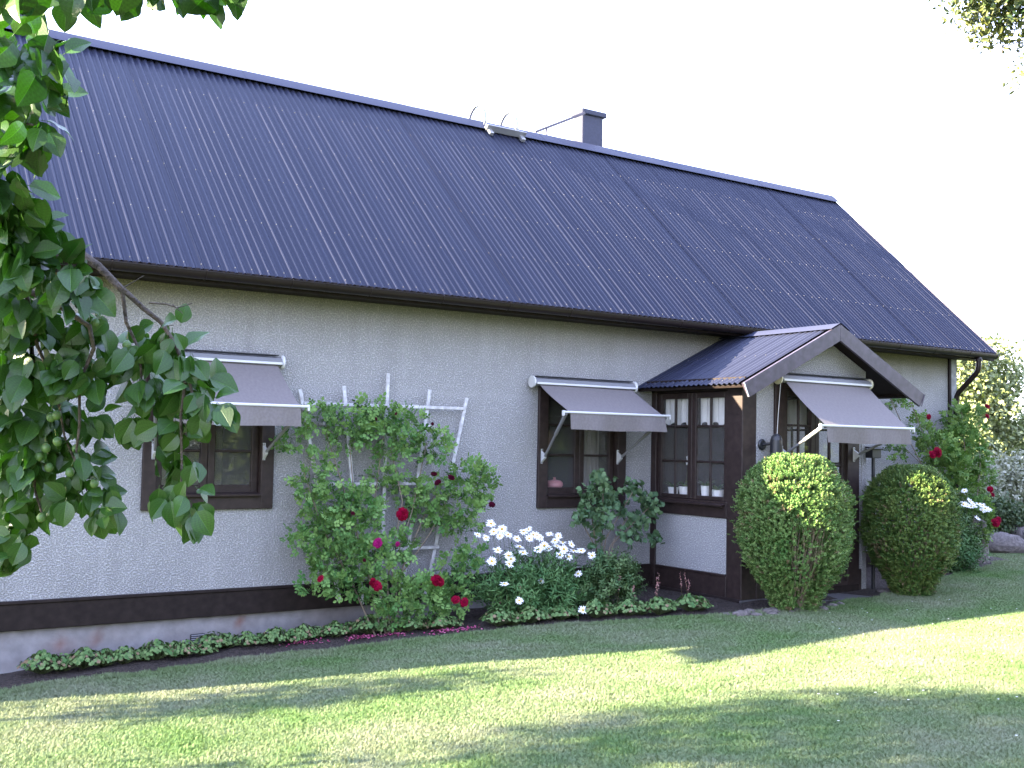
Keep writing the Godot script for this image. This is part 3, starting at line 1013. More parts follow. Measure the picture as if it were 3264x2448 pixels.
# ---------------------------------------------------------------- awnings and fittings
func awning(label: String, xl: float, xr: float, zb: float, yt: float, zo: float, yb: float, yv: float, bx: Array, by: float, crank: bool) -> void:
	var o := thing("window_awning", label, "awning", Vector3((xl + xr) / 2, yt - 0.05, zb), "grey fabric awnings over the windows")
	var c := o.position
	var g := Geo.new()
	var prof := []
	for q in [[0.0, -0.045], [0.085, -0.045], [0.11, -0.03], [0.112, 0.0], [0.09, 0.028], [0.05, 0.042], [0.0, 0.045]]:
		prof.append(Vector2(-q[0], q[1]))
	prof.reverse()
	g.sweep(prof, Basis(Vector3(0, 0, -1), Vector3.UP, Vector3(1, 0, 0)), Vector3(0, 0, 0.004), xl - c.x + 0.02, xr - c.x - 0.02, true, true, false)
	obj("cassette", g, M.alu, o)
	g = Geo.new()
	g.box(Vector3(0, -0.020, 0.121), Vector3(xr - xl - 0.05, 0.022, 0.012), 0.003)
	obj("trim", g, M.white, o)
	g = Geo.new()
	g.box(Vector3(0, 0.053, 0.055), Vector3(xr - xl - 0.10, 0.010, 0.09), 0.003)
	obj("rain_strip", g, M.black, o)
	for s in [-1.0, 1.0]:
		g = Geo.new()
		g.lathe([Vector2(0, -0.014), Vector2(0.055, -0.014), Vector2(0.062, -0.006), Vector2(0.062, 0.010), Vector2(0.0, 0.014)], 16, Vector3(s * ((xr - xl) / 2 - 0.006), -0.005, 0.06), Basis(Vector3(0, 0, 1), Vector3(-s, 0, 0) * -1.0, Vector3(0, 1, 0)))
		obj("end_cap", g, M.white if not crank else M.cream, o)
	# fabric: from the roller to the front bar, a slight belly, 2 mm thick
	g = Geo.new()
	var fl := xl + 0.07
	var fr := xr - 0.06
	var a := Vector3(0, -0.035, 0.10)
	var b := Vector3(0, yb - c.y, zo - zb)
	var nx := 14
	var ny := 10
	var dir := (b - a).normalized()
	var nrm := Vector3(0, dir.z, -dir.y)
	var pts := []
	for j in ny + 1:
		var row := []
		var f := float(j) / ny
		for i in nx + 1:
			var u := float(i) / nx
			var sag := -0.020 * sin(PI * f) * (0.6 + 0.4 * sin(PI * u)) + 0.004 * sin(u * 13.0 + f * 4.0 + xl) * f * (1.0 - 0.5 * f) + 0.003 * sin(u * 5.0 - f * 6.0)
			row.append(a.lerp(b, f) + nrm * sag + Vector3(lerpf(fl, fr, u) - c.x, 0, 0))
		pts.append(row)
	for j in ny:
		for i in nx:
			var q := []
			for e in [[j, i], [j, i + 1], [j + 1, i + 1], [j + 1, i]]:
				var du: Vector3 = pts[e[0]][mini(e[1] + 1, nx)] - pts[e[0]][maxi(e[1] - 1, 0)]
				var dv: Vector3 = pts[mini(e[0] + 1, ny)][e[1]] - pts[maxi(e[0] - 1, 0)][e[1]]
				var nq := du.cross(dv).normalized()
				q.append(nq if nq.dot(nrm) > 0 else -nq)
			g.quad(pts[j][i], pts[j][i + 1], pts[j + 1][i + 1], pts[j + 1][i], q[0], q[1], q[2], q[3])
			g.quad(pts[j][i] - nrm * 0.002, pts[j][i + 1] - nrm * 0.002, pts[j + 1][i + 1] - nrm * 0.002, pts[j + 1][i] - nrm * 0.002, -nrm)
	obj("canopy", g, M.cloth, o)
	g = Geo.new()
	var hang := yb - yv
	pts = []
	for j in 6:
		var row := []
		for i in 29:
			var u := i / 28.0
			var f := j / 5.0
			row.append(Vector3(lerpf(fl, fr, u) - c.x + 0.004 * f * sin(u * 7.0), yb - c.y - 0.012 - hang * f + 0.004 * f * sin(u * 8.0 + 1.0), zo - zb + 0.012 + f * (0.016 * sin(u * 9.0 + xl) + 0.009 * sin(u * 23.0 + 2.0) + (0.035 * pow(u, 6.0)))))
		pts.append(row)
	for j in 5:
		for i in 28:
			var nn: Vector3 = (pts[j][i + 1] - pts[j][i]).cross(pts[j][i] - pts[j + 1][i]).normalized()
			g.quad(pts[j][i], pts[j][i + 1], pts[j + 1][i + 1], pts[j + 1][i], nn)
			var d := Vector3(0, 0, -0.002)
			g.quad(pts[j][i] + d, pts[j][i + 1] + d, pts[j + 1][i + 1] + d, pts[j + 1][i] + d, -nn)
	obj("valance", g, M.cloth, o)
	g = Geo.new()
	g.box(Vector3(0, yb - c.y, zo - zb + 0.008), Vector3(xr - xl + 0.03, 0.022, 0.026), 0.006)
	for s in [-1.0, 1.0]:
		g.box(Vector3(s * ((xr - xl) / 2 + 0.012), yb - c.y - 0.012, zo - zb + 0.004), Vector3(0.016, 0.055, 0.034), 0.006)
	obj("front_bar", g, M.white, o)
	for s in 2:
		var p0 := Vector3(bx[s] - c.x, by - c.y, 0.075)
		var p1 := Vector3((xl - c.x + 0.03) if s == 0 else (xr - c.x - 0.03), yb - c.y - 0.015, zo - zb - 0.01)
		g = Geo.new()
		g.tube([p0, p0.lerp(p1, 0.97)], [0.0135], 10)
		var arm := obj("arm", g, M.alu, o)
		g = Geo.new()
		g.tube([p0.lerp(p1, 0.52), p1], [0.0185], 10)
		obj("sleeve", g, M.white if crank else M.alu, arm)
		g = Geo.new()
		g.box(Vector3(bx[s] - c.x, by - c.y, 0.018), Vector3(0.030, 0.155, 0.008), 0.002)
		var w := 0.012
		var q := [Vector2(0.02, 0.05), Vector2(0.085, 0.012), Vector2(0.085, -0.016), Vector2(0.02, -0.065)]
		g.sweep(q, Basis(Vector3(0, 0, 1), Vector3.UP, Vector3(-1, 0, 0)), Vector3(bx[s] - c.x, by - c.y, 0.0), -w, w, true, true)
		var br := obj("bracket", g, M.white, o)
		for e in [0.062, -0.066]:
			g = Geo.new()
			g.lathe([Vector2(0.007, 0), Vector2(0.006, 0.003), Vector2(0, 0.004)], 8, Vector3(bx[s] - c.x, by - c.y + e, 0.022), Basis(Vector3.RIGHT, PI / 2))
			obj("screw", g, M.alu, br)
	if crank:
		g = Geo.new()
		var cx := xl - c.x + 0.03
		g.tube([Vector3(cx, -0.05, 0.07), Vector3(cx - 0.02, -0.35, 0.06), Vector3(cx - 0.035, -0.62, 0.055), Vector3(cx - 0.03, -0.70, 0.07)], [0.0035], 6)
		obj("pull_cord", g, M.white, o)

func small_fittings() -> void:
	var zf := 1.385
	var o := thing("wall_lamp", "dark downward wall lamp left of the porch door, under the awning", "lamp", Vector3(8.49, 1.79, zf))
	var g := Geo.new()
	var zb := Basis(Vector3.RIGHT, PI / 2)
	g.lathe([Vector2(0, 0.02), Vector2(0.045, 0.018), Vector2(0.058, 0.006), Vector2(0.058, 0.0)], 20, Vector3(-0.04, 0, 0.002), Basis(Vector3.RIGHT, PI / 2))
	obj("mount", g, M.black, o)
	g = Geo.new()
	g.tube([Vector3(-0.04, 0, 0.01), Vector3(-0.02, 0.01, 0.09), Vector3(0.0, 0.0, 0.14)], [0.015], 8)
	obj("arm", g, M.black, o)
	g = Geo.new()
	g.lathe([Vector2(0.060, -0.105), Vector2(0.066, -0.10), Vector2(0.063, -0.02), Vector2(0.060, 0.05), Vector2(0.050, 0.085), Vector2(0.028, 0.108), Vector2(0.0, 0.114)], 20, Vector3(0.01, 0, 0.15))
	g.lathe([Vector2(0.0, -0.09), Vector2(0.055, -0.10), Vector2(0.060, -0.105)], 20, Vector3(0.01, 0, 0.15))
	obj("shade", g, M.black, o)
	o = thing("letterbox", "dark letterbox on a slim post behind the right clipped bush", "letterbox", Vector3(10.16, 0.22, 1.43))
	g = Geo.new()
	g.box(Vector3(0, 0.72, 0), Vector3(0.032, 1.46, 0.032), 0.004)
	obj("post", g, M.black, o)
	g = Geo.new()
	g.box(Vector3(0.0, 1.50, 0.0), Vector3(0.15, 0.10, 0.10), 0.006)
	obj("box", g, M.black, o)
	g = Geo.new()
	g.box(Vector3(0.0, 1.56, 0.01), Vector3(0.17, 0.016, 0.13), 0.005, Basis(Vector3.RIGHT, 0.15))
	obj("lid", g, M.black, o)
	# behind the panes
	for k in 2:
		for s in 2:
			g = Geo.new()
			var z0 := 0.14 + k * 0.53
			for i in 26:
				var a := z0 + i * 0.48 / 26.0
				var b := z0 + (i + 1) * 0.48 / 26.0
				var fa := 0.014 * sin(a * 75.0 + k)
				var fb := 0.014 * sin(b * 75.0 + k)
				var da := 0.33 + 0.02 * sin(a * 40.0)
				var db := 0.33 + 0.02 * sin(b * 40.0)
				var xx := 8.27 if s == 0 else 10.0
				g.quad(Vector3(xx + fa, 2.33 - da, a), Vector3(xx + fb, 2.33 - db, b), Vector3(xx + fb * 0.6, 2.33, b), Vector3(xx + fa * 0.6, 2.33, a))
			var lbl: String = [["white lace curtain in the inner sash of the porch side window", "white lace curtain in the outer sash of the porch side window"], ["white lace curtain in the inner far porch window", "white lace curtain in the outer far porch window"]][s][k]
			tag(obj("lace_curtain", g, M.lace), lbl, "curtain", "lace curtains in the porch")
	var pots := [[0.20, 0.085, 0.06, "white flower pot with a small plant nearest the house wall"], [0.395, 0.10, 0.075, "white flower pot with an orchid in the middle of the porch sill"], [0.70, 0.12, 0.05, "tall white pot on the porch sill beside a wide pot"], [0.87, 0.085, 0.085, "wide white flower pot with arching leaves on the porch sill"]]
	for p in pots:
		var h: float = p[1]
		var r: float = p[2]
		o = thing("flower_pot", p[3], "flower pot", Vector3(8.33, 1.224, p[0]), "white pots on the porch sill")
		g = Geo.new()
		g.lathe([Vector2(0, 0), Vector2(r * 0.8, 0), Vector2(r, h * 0.95), Vector2(r * 1.05, h), Vector2(r * 0.9, h), Vector2(r * 0.88, h * 0.85), Vector2(0, h * 0.85)], 20, Vector3.ZERO)
		obj("pot", g, M.pot, o)
		g = Geo.new()
		for k in 9:
			var a: float = TAU * k / 9.0 + p[0] * 7.0
			g.col = Color(0.04, 0.09, 0.025).lerp(Color(0.09, 0.13, 0.04), rng.randf())
			g.leaf(Vector3(cos(a) * 0.015, h * 0.85, sin(a) * 0.015), Vector3(cos(a) * 0.8, 1.1, sin(a) * 0.8), Vector3(cos(a) * -0.6, 0.8, sin(a) * -0.6), rng.randf_range(0.10, 0.19), 0.028, 0.2, 1.0, 5)
		obj("plant", g, M.leaf, o)
		if p[0] == 0.395:
			g = Geo.new()
			g.tube([Vector3(0, h, 0), Vector3(0.01, h + 0.2, 0.02), Vector3(-0.02, h + 0.34, 0.08)], [0.003], 5)
			obj("stem", g, M.stem, o)
			for q in [[0.0, 0.26, 0.03], [-0.02, 0.31, 0.06], [-0.02, 0.35, 0.09]]:
				g = Geo.new()
				for k in 5:
					var a := TAU * k / 5.0
					g.leaf(Vector3(q[0], h + q[1], q[2]), Vector3(-0.2, cos(a), sin(a)), Vector3(-1, 0, 0), 0.035, 0.028, 0.1, 0.2, 3)
				obj("blossom", g, M.petal_white, o)
	o = thing("pink_canister", "small pink canister at the outer end of the porch sill", "canister", Vector3(8.33, 1.224, 1.03))
	g = Geo.new()
	g.lathe([Vector2(0, 0), Vector2(0.034, 0), Vector2(0.035, 0.10), Vector2(0.033, 0.104), Vector2(0, 0.104)], 18, Vector3.ZERO)
	obj("body", g, M.pink, o)
	o = thing("pink_dish", "pink lidded dish on the sill of the window beside the porch", "dish", Vector3(6.99, 1.29, -0.19))
	g = Geo.new()
	g.lathe([Vector2(0, 0), Vector2(0.075, 0), Vector2(0.092, 0.03), Vector2(0.090, 0.055)], 22, Vector3.ZERO)
	obj("bowl", g, M.pink, o)
	g = Geo.new()
	g.lathe([Vector2(0.092, 0.055), Vector2(0.07, 0.078), Vector2(0.02, 0.088), Vector2(0.012, 0.098), Vector2(0.016, 0.110), Vector2(0, 0.116)], 22, Vector3.ZERO)
	obj("lid", g, M.pink, o)
	for w in [[2.74, 3.62], [6.75, 7.66]]:
		g = Geo.new()
		g.box(Vector3((w[0] + w[1]) / 2, 1.275, -0.20), Vector3(w[1] - w[0], 0.025, 0.20), 0.004)
		tag(obj("inner_sill", g, M.room), "wooden inner sill behind the %s" % ("window half hidden by the plum branch" if w[0] < 3 else "window beside the porch"), "window sill")
		for s in [1]:
			if w[0] < 3:
				continue
			g = Geo.new()
			var wx: float = w[0] - 0.02 if s == 0 else w[1] - 0.20
			for i in 24:
				var a := wx + i * 0.22 / 24.0
				var b := wx + (i + 1) * 0.22 / 24.0
				g.quad(Vector3(a, 1.3, -0.31 + 0.02 * sin(a * 90.0)), Vector3(b, 1.3, -0.31 + 0.02 * sin(b * 90.0)), Vector3(b, 2.4, -0.31 + 0.012 * sin(b * 90.0)), Vector3(a, 2.4, -0.31 + 0.012 * sin(a * 90.0)))
			tag(obj("side_curtain", g, M.lace_dim), "pale side curtain at the right edge of the window beside the porch", "curtain")

func build_trellis() -> void:
	var o := thing("trellis", "white fan-shaped wooden trellis fixed to the pebbledash wall", "trellis", Vector3(4.82, 0.1, 0.0))
	var g: Geo
	for q in [[3.955, 2.20, 4.40, 0.30], [4.385, 2.25, 4.63, 0.25], [4.835, 2.39, 4.815, 0.2], [5.29, 2.255, 5.03, 0.25], [5.71, 2.19, 5.29, 0.30]]:
		g = Geo.new()
		g.bar(Vector3(q[0], q[1], 0.075) - o.position, Vector3(q[2], q[3], 0.075) - o.position, 0.034, 0.018)
		obj("slat", g, M.trellis, o)
	for q in [[3.99, 5.67, 2.075, 2.085], [4.14, 5.53, 1.352, 1.358], [4.27, 5.42, 0.745, 0.748]]:
		g = Geo.new()
		g.bar(Vector3(q[0], q[2], 0.094) - o.position, Vector3(q[1], q[3], 0.094) - o.position, 0.030, 0.016)
		obj("cross_slat", g, M.trellis, o)
	for q in [[4.2, 1.9], [5.3, 1.9], [4.82, 0.9]]:
		g = Geo.new()
		g.box(Vector3(q[0], q[1], 0.034) - o.position, Vector3(0.03, 0.03, 0.066))
		obj("wall_spacer", g, M.trellis, o)

# ---------------------------------------------------------------- plants
func ball(r: RandomNumberGenerator) -> Vector3:
	while true:
		var p := Vector3(r.randf_range(-1, 1), r.randf_range(-1, 1), r.randf_range(-1, 1))
		if p.length_squared() <= 1.0:
			return p
	return Vector3.ZERO

func facing(d: Vector3, roll: float) -> Basis:   # y along d
	var y := d.normalized()
	var x := y.cross(Vector3(0.31, 0.22, 0.92)).normalized()
	return Basis(x, y, x.cross(y)) * Basis(Vector3.UP, roll)

# leaves in a set of ellipsoids [centre, radii]
func foliage(parent: Node, blobs: Array, count: int, meshes: Array, m: Material, smin: float, smax: float, ca: Color, cb: Color, shell := 0.35, lift := 0.35, called := "foliage") -> void:
	var wsum := 0.0
	var ws := []
	for b in blobs:
		var w: float = pow(b[1].x * b[1].y * b[1].z, 0.8)
		ws.append(w)
		wsum += w
	var places := []
	var tints := []
	for k in meshes.size():
		places.append([])
		tints.append([])
	for i in blobs.size():
		var b: Array = blobs[i]
		var nn := maxi(4, int(count * ws[i] / wsum))
		for k in nn:
			var p := ball(rng)
			if p.length() > 0.01 and rng.randf() < shell:
				p = p.normalized() * rng.randf_range(0.75, 1.04)
			var rough: float = 1.0 + 0.22 * patch.get_noise_3dv(p * 2.0 + b[0] * 3.0)
			var pos: Vector3 = b[0] + p * b[1] * rough
			var d: Vector3 = (p + ball(rng) * 0.9 + Vector3(0, lift, 0))
			var q := k % meshes.size()
			var bs := facing(d, rng.randf() * TAU).scaled(Vector3.ONE * rng.randf_range(smin, smax))
			places[q].append(Transform3D(bs, pos))
			tints[q].append(ca.lerp(cb, clampf(rng.randf() * 0.8 + 0.35 * patch.get_noise_3dv(pos * 4.0) + 0.1, 0, 1)))
	for k in meshes.size():
		many(called, meshes[k], m, parent, places[k], tints[k])

func spray_rose(sd: int) -> ArrayMesh:   # a leaf of five leaflets
	var r := RandomNumberGenerator.new()
	r.seed = sd
	var g := Geo.new()
	g.tube([Vector3.ZERO, Vector3(0, 0.04, 0.004), Vector3(0, 0.075, 0.0)], [0.0012, 0.0008], 3, false)
	for q in [[0.03, -1.0], [0.03, 1.0], [0.055, -1.0], [0.055, 1.0], [0.078, 0.0]]:
		var d := Vector3(q[1] * 1.0, 0.55 if q[1] != 0 else 1.0, r.randf_range(-0.2, 0.2))
		g.leaf(Vector3(0, q[0], 0), d, Vector3(r.randf_range(-0.25, 0.25), r.randf_range(-0.1, 0.2), 1), r.randf_range(0.036, 0.05), r.randf_range(0.024, 0.032), 0.2, 0.35, 3)
	return g.mesh()

func twig_box(sd: int) -> ArrayMesh:
	var r := RandomNumberGenerator.new()
	r.seed = sd
	var g := Geo.new()
	g.tube([Vector3.ZERO, Vector3(0, 0.045, 0)], [0.0012], 3, false)
	for k in 9:
		var a := k * 2.4 + r.randf()
		var y := 0.006 + k * 0.005
		g.leaf(Vector3(0, y, 0), Vector3(cos(a), 0.7 + 0.05 * k, sin(a)), Vector3(-cos(a) * 0.6, 1, -sin(a) * 0.6), r.randf_range(0.014, 0.02), r.randf_range(0.009, 0.012), 0.15, 0.2, 3)
	return g.mesh()

func clump_tree(sd: int, n := 10, ln := 0.075, wd := 0.05, spread := 0.13) -> ArrayMesh:
	var r := RandomNumberGenerator.new()
	r.seed = sd
	var g := Geo.new()
	for k in n:
		var o := Vector3(r.randf_range(-1, 1), r.randf_range(-0.7, 1), r.randf_range(-1, 1)) * spread
		var d := (o.normalized() + Vector3(r.randf_range(-1, 1), r.randf_range(-1, 0.6), r.randf_range(-1, 1)))
		g.leaf(o, d, Vector3(r.randf_range(-1, 1), 1.2, r.randf_range(-1, 1)), ln * r.randf_range(0.75, 1.2), wd * r.randf_range(0.8, 1.15), 0.2, 0.4, 3)
	return g.mesh()

func rose_bloom(rad: float, ca: Color, cb: Color, sd: int) -> Geo:   # opens along +z
	var r := RandomNumberGenerator.new()
	r.seed = sd
	var g := Geo.new()
	for ring in [[5, 0.95, 0.25, 0.0], [6, 0.80, 0.55, 0.10], [6, 0.58, 0.85, 0.18], [5, 0.38, 1.15, 0.22], [4, 0.2, 1.4, 0.25]]:
		for k in ring[0]:
			var a: float = TAU * (k + r.randf() * 0.35) / ring[0] + ring[1] * 5.0
			var outw := Vector3(cos(a), sin(a), 0)
			var tang := Vector3(-sin(a), cos(a), 0)
			g.col = ca.lerp(cb, r.randf())
			var rows := []
			for j in 4:
				var f := j / 3.0
				var el: float = ring[2] * (1.0 - f * 0.55)
				var cpt: Vector3 = outw * rad * ring[1] * f * cos(el * 0.6) + Vector3(0, 0, rad * (ring[3] + f * sin(el) * 0.62))
				if j == 3:
					cpt += outw * rad * 0.05 - Vector3(0, 0, rad * 0.06)
				var hw: float = rad * (0.16 + 0.42 * sin(PI * clampf(f * 0.72 + 0.1, 0, 1))) * (0.5 + 0.5 * ring[1])
				rows.append([cpt - tang * hw + Vector3(0, 0, rad * 0.08 * f), cpt, cpt + tang * hw + Vector3(0, 0, rad * 0.08 * f)])
			for j in 3:
				for i in 2:
					g.quad(rows[j][i], rows[j][i + 1], rows[j + 1][i + 1], rows[j + 1][i])
	return g

func rose_stems(parent: Node, paths: Array) -> void:
	for p in paths:
		var pts := []
		var rad := []
		for i in p.size():
			pts.append(p[i])
			rad.append(lerpf(0.009, 0.003, float(i) / p.size()))
		var g := Geo.new()
		g.tube(pts, rad, 6)
		obj("stem", g, M.twig, parent)

func climbing_roses() -> void:
	var o := thing("climbing_rose", "climbing rose with crimson flowers spread over the white trellis", "rose bush", Vector3(4.65, 0.04, 0.45), "")
	var B := [[4.11, 1.94, 0.20, 0.17, 0.12], [3.86, 1.75, 0.20, 0.13, 0.10], [4.39, 1.86, 0.20, 0.21, 0.17], [4.59, 2.06, 0.20, 0.10, 0.09], [4.67, 1.85, 0.25, 0.21, 0.17], [4.94, 1.89, 0.25, 0.19, 0.17], [5.23, 1.72, 0.25, 0.18, 0.14], [4.79, 1.62, 0.30, 0.13, 0.08], [4.10, 1.60, 0.25, 0.08, 0.08], [4.01, 1.39, 0.25, 0.15, 0.10], [4.23, 1.44, 0.20, 0.07, 0.07], [4.16, 1.19, 0.30, 0.25, 0.15], [4.42, 1.20, 0.30, 0.17, 0.14], [4.09, 0.99, 0.30, 0.22, 0.13], [3.88, 0.87, 0.30, 0.10, 0.08], [4.36, 0.96, 0.35, 0.25, 0.17], [4.57, 1.13, 0.30, 0.12, 0.10], [4.69, 1.42, 0.20, 0.13, 0.08], [5.05, 1.28, 0.20, 0.16, 0.13], [5.26, 1.31, 0.25, 0.14, 0.11], [5.57, 1.39, 0.35, 0.19, 0.17], [5.75, 1.35, 0.35, 0.11, 0.15], [5.52, 1.15, 0.35, 0.20, 0.11], [5.14, 1.07, 0.30, 0.13, 0.10], [5.34, 1.01, 0.30, 0.14, 0.10], [5.55, 0.95, 0.30, 0.17, 0.09], [4.23, 0.72, 0.40, 0.26, 0.17], [4.49, 0.71, 0.45, 0.22, 0.17], [4.09, 0.61, 0.40, 0.15, 0.10], [4.79, 0.81, 0.40, 0.17, 0.13], [3.96, 0.47, 0.40, 0.07, 0.07], [4.23, 0.48, 0.50, 0.13, 0.10], [4.43, 0.50, 0.50, 0.11, 0.11], [4.71, 0.42, 0.50, 0.22, 0.16], [4.98, 0.40, 0.60, 0.22, 0.15], [5.26, 0.35, 0.60, 0.18, 0.15], [5.38, 0.59, 0.50, 0.17, 0.14], [5.54, 0.71, 0.50, 0.12, 0.10], [4.70, 0.23, 0.60, 0.19, 0.11], [5.03, 0.26, 0.70, 0.17, 0.08]]
	var blobs := []
	for b in B:
		blobs.append([Vector3(b[0], b[1], b[2]) - o.position, Vector3(b[3], b[4], 0.06 + 0.5 * minf(b[3], b[4]))])
	var meshes := [spray_rose(1), spray_rose(2), spray_rose(3)]
	foliage(o, blobs, 2950, meshes, M.leaf, 0.65, 1.2, Color(0.050, 0.140, 0.035), Color(0.180, 0.300, 0.088), 0.2, 0.25)
	var paths := []
	for q in [[4.35, 0.5, 4.1, 1.0, 3.95, 1.5], [4.5, 0.6, 4.35, 1.2, 4.15, 1.85], [4.6, 0.5, 4.6, 1.1, 4.75, 1.9], [4.75, 0.6, 5.0, 1.1, 5.2, 1.75], [4.8, 0.5, 5.2, 0.9, 5.55, 1.4], [4.9, 0.3, 5.3, 0.5, 5.5, 0.75], [4.65, 0.4, 4.45, 0.9, 4.4, 1.7], [4.85, 0.6, 5.1, 1.0, 5.35, 1.35], [4.7, 0.5, 4.9, 1.2, 4.8, 1.75]]:
		paths.append([Vector3(lerpf(4.65, q[0], 0.4) - o.position.x, 0.0, 0.1), Vector3(q[0], q[1], 0.42) - o.position, Vector3(q[2], q[3], 0.3) - o.position, Vector3(q[4], q[5], 0.2) - o.position])
	rose_stems(o, paths)
	for q in [[4.791, 1.100, 0.45, 0.061, 0], [4.501, 0.859, 0.55, 0.040, 1], [4.723, 0.839, 0.50, 0.024, 1], [3.968, 0.578, 0.55, 0.029, 0], [4.451, 0.502, 0.65, 0.046, 0], [4.41, 0.54, 0.64, 0.036, 0], [4.996, 0.529, 0.75, 0.062, 0], [5.158, 0.358, 0.80, 0.037, 0], [5.248, 0.329, 0.80, 0.042, 0], [5.140, 1.459, 0.40, 0.026, 2], [5.312, 1.425, 0.42, 0.032, 2], [5.171, 1.382, 0.42, 0.031, 2], [5.718, 1.174, 0.50, 0.027, 2], [4.28, 1.12, 0.5, 0.018, 2], [4.52, 1.95, 0.42, 0.016, 2], [4.72, 2.0, 0.42, 0.014, 2], [5.1, 1.92, 0.42, 0.016, 2], [4.36, 0.72, 0.58, 0.018, 2]]:
		var ca: Color = [Color(0.090, 0.002, 0.010), Color(0.15, 0.004, 0.055), Color(0.022, 0.002, 0.006)][q[4]]
		var cb: Color = [Color(0.230, 0.004, 0.026), Color(0.30, 0.012, 0.12), Color(0.055, 0.004, 0.014)][q[4]]
		var w := obj("rose_bloom", rose_bloom(q[3] * 1.15, ca, cb, int(q[0] * 1000)), M.petal_red, o)
		w.position = Vector3(q[0], q[1], q[2] + 0.05) - o.position
		w.basis = Basis.looking_at(-Vector3(rng.randf_range(-0.9, 0.3), rng.randf_range(-0.1, 0.8), 1.0), Vector3.UP) * Basis(Vector3.FORWARD, rng.randf() * TAU) * Basis.from_scale(Vector3(rng.randf_range(0.85, 1.15), rng.randf_range(0.7, 1.0), 1.0))
		if q[4] == 1:
			w.set_meta("label", "magenta pink rose bloom")
		if q[4] == 2:
			w.set_meta("label", "dark withered rose bloom")
	o = thing("climbing_rose", "tall red rose bush at the right house corner by the downpipe", "rose bush", Vector3(13.0, 0.24, 0.55))
	blobs = []
	for b in [[13.36, 2.20, 0.30, 0.13, 0.18], [13.75, 2.22, 0.25, 0.16, 0.16], [13.33, 1.89, 0.40, 0.26, 0.21], [12.65, 1.78, 0.50, 0.23, 0.18], [13.74, 1.69, 0.30, 0.23, 0.21], [12.93, 1.54, 0.50, 0.32, 0.20], [12.59, 1.98, 0.40, 0.12, 0.12], [12.08, 1.77, 0.30, 0.08, 0.12], [12.27, 2.37, 0.20, 0.10, 0.06], [12.53, 2.13, 0.30, 0.08, 0.09], [13.92, 1.38, 0.30, 0.16, 0.16], [13.5, 0.85, 0.5, 0.2, 0.3], [13.2, 1.2, 0.5, 0.2, 0.2]]:
		blobs.append([Vector3(b[0], b[1], b[2]) - o.position, Vector3(b[3], b[4], 0.09 + 0.5 * minf(b[3], b[4]))])
	foliage(o, blobs, 1900, meshes, M.leaf, 0.7, 1.25, Color(0.045, 0.120, 0.026), Color(0.165, 0.255, 0.062), 0.2, 0.25)
	paths = []
	for q in [[13.3, 1.0, 13.4, 1.8, 13.4, 2.35], [13.1, 1.0, 12.8, 1.5, 12.3, 2.4], [13.5, 1.0, 13.75, 1.6, 13.8, 2.3], [13.0, 0.9, 12.6, 1.5, 12.1, 1.85], [12.9, 0.9, 12.2, 1.9, 11.7, 2.7]]:
		paths.append([Vector3(lerpf(13.1, q[0], 0.4) - o.position.x, 0.0, -0.1), Vector3(q[0], q[1], 0.5) - o.position, Vector3(q[2], q[3], 0.4) - o.position, Vector3(q[4], q[5], 0.35) - o.position])
	rose_stems(o, paths)
	for q in [[12.311, 1.747, .7, 0.060], [12.24, 1.72, .68, 0.045], [12.129, 2.190, .7, 0.033], [13.388, 2.365, .7, 0.035], [13.387, 2.235, .7, 0.030], [11.70, 2.715, .5, 0.030], [13.561, 0.830, .7, 0.055], [13.444, 1.273, .7, 0.038], [13.50, 1.2, .7, 0.03], [13.63, 0.87, .7, 0.04]]:
		var w := obj("rose_bloom", rose_bloom(q[3] * 1.15, Color(0.090, 0.002, 0.010), Color(0.230, 0.004, 0.026), int(q[0] * 1000)), M.petal_red, o)
		w.position = Vector3(q[0], q[1], q[2] + 0.04) - o.position
		w.basis = Basis.looking_at(-Vector3(rng.randf_range(-0.8, 0.0), rng.randf_range(0.0, 0.6), 1.0), Vector3.UP)

func daisy_meshes() -> Array:
	var out := []
	for v in 4:
		var r := RandomNumberGenerator.new()
		r.seed = 60 + v
		var g := Geo.new()
		var n := 15
		for k in n:
			var a := TAU * (k + r.randf_range(-0.25, 0.25)) / n
			g.leaf(Vector3(cos(a), 0, sin(a)) * 0.007, Vector3(cos(a), r.randf_range(-0.2, 0.3), sin(a)), Vector3(0, 1, 0), r.randf_range(0.028, 0.036), 0.0105, 0.12, r.randf_range(-0.1, 0.4), 3)
		var d := Geo.new()
		d.lathe([Vector2(0.0095, -0.002), Vector2(0.0095, 0.003), Vector2(0.006, 0.0065), Vector2(0, 0.007)], 10, Vector3.ZERO)
		out.append([g.mesh(), d.mesh()])
	return out

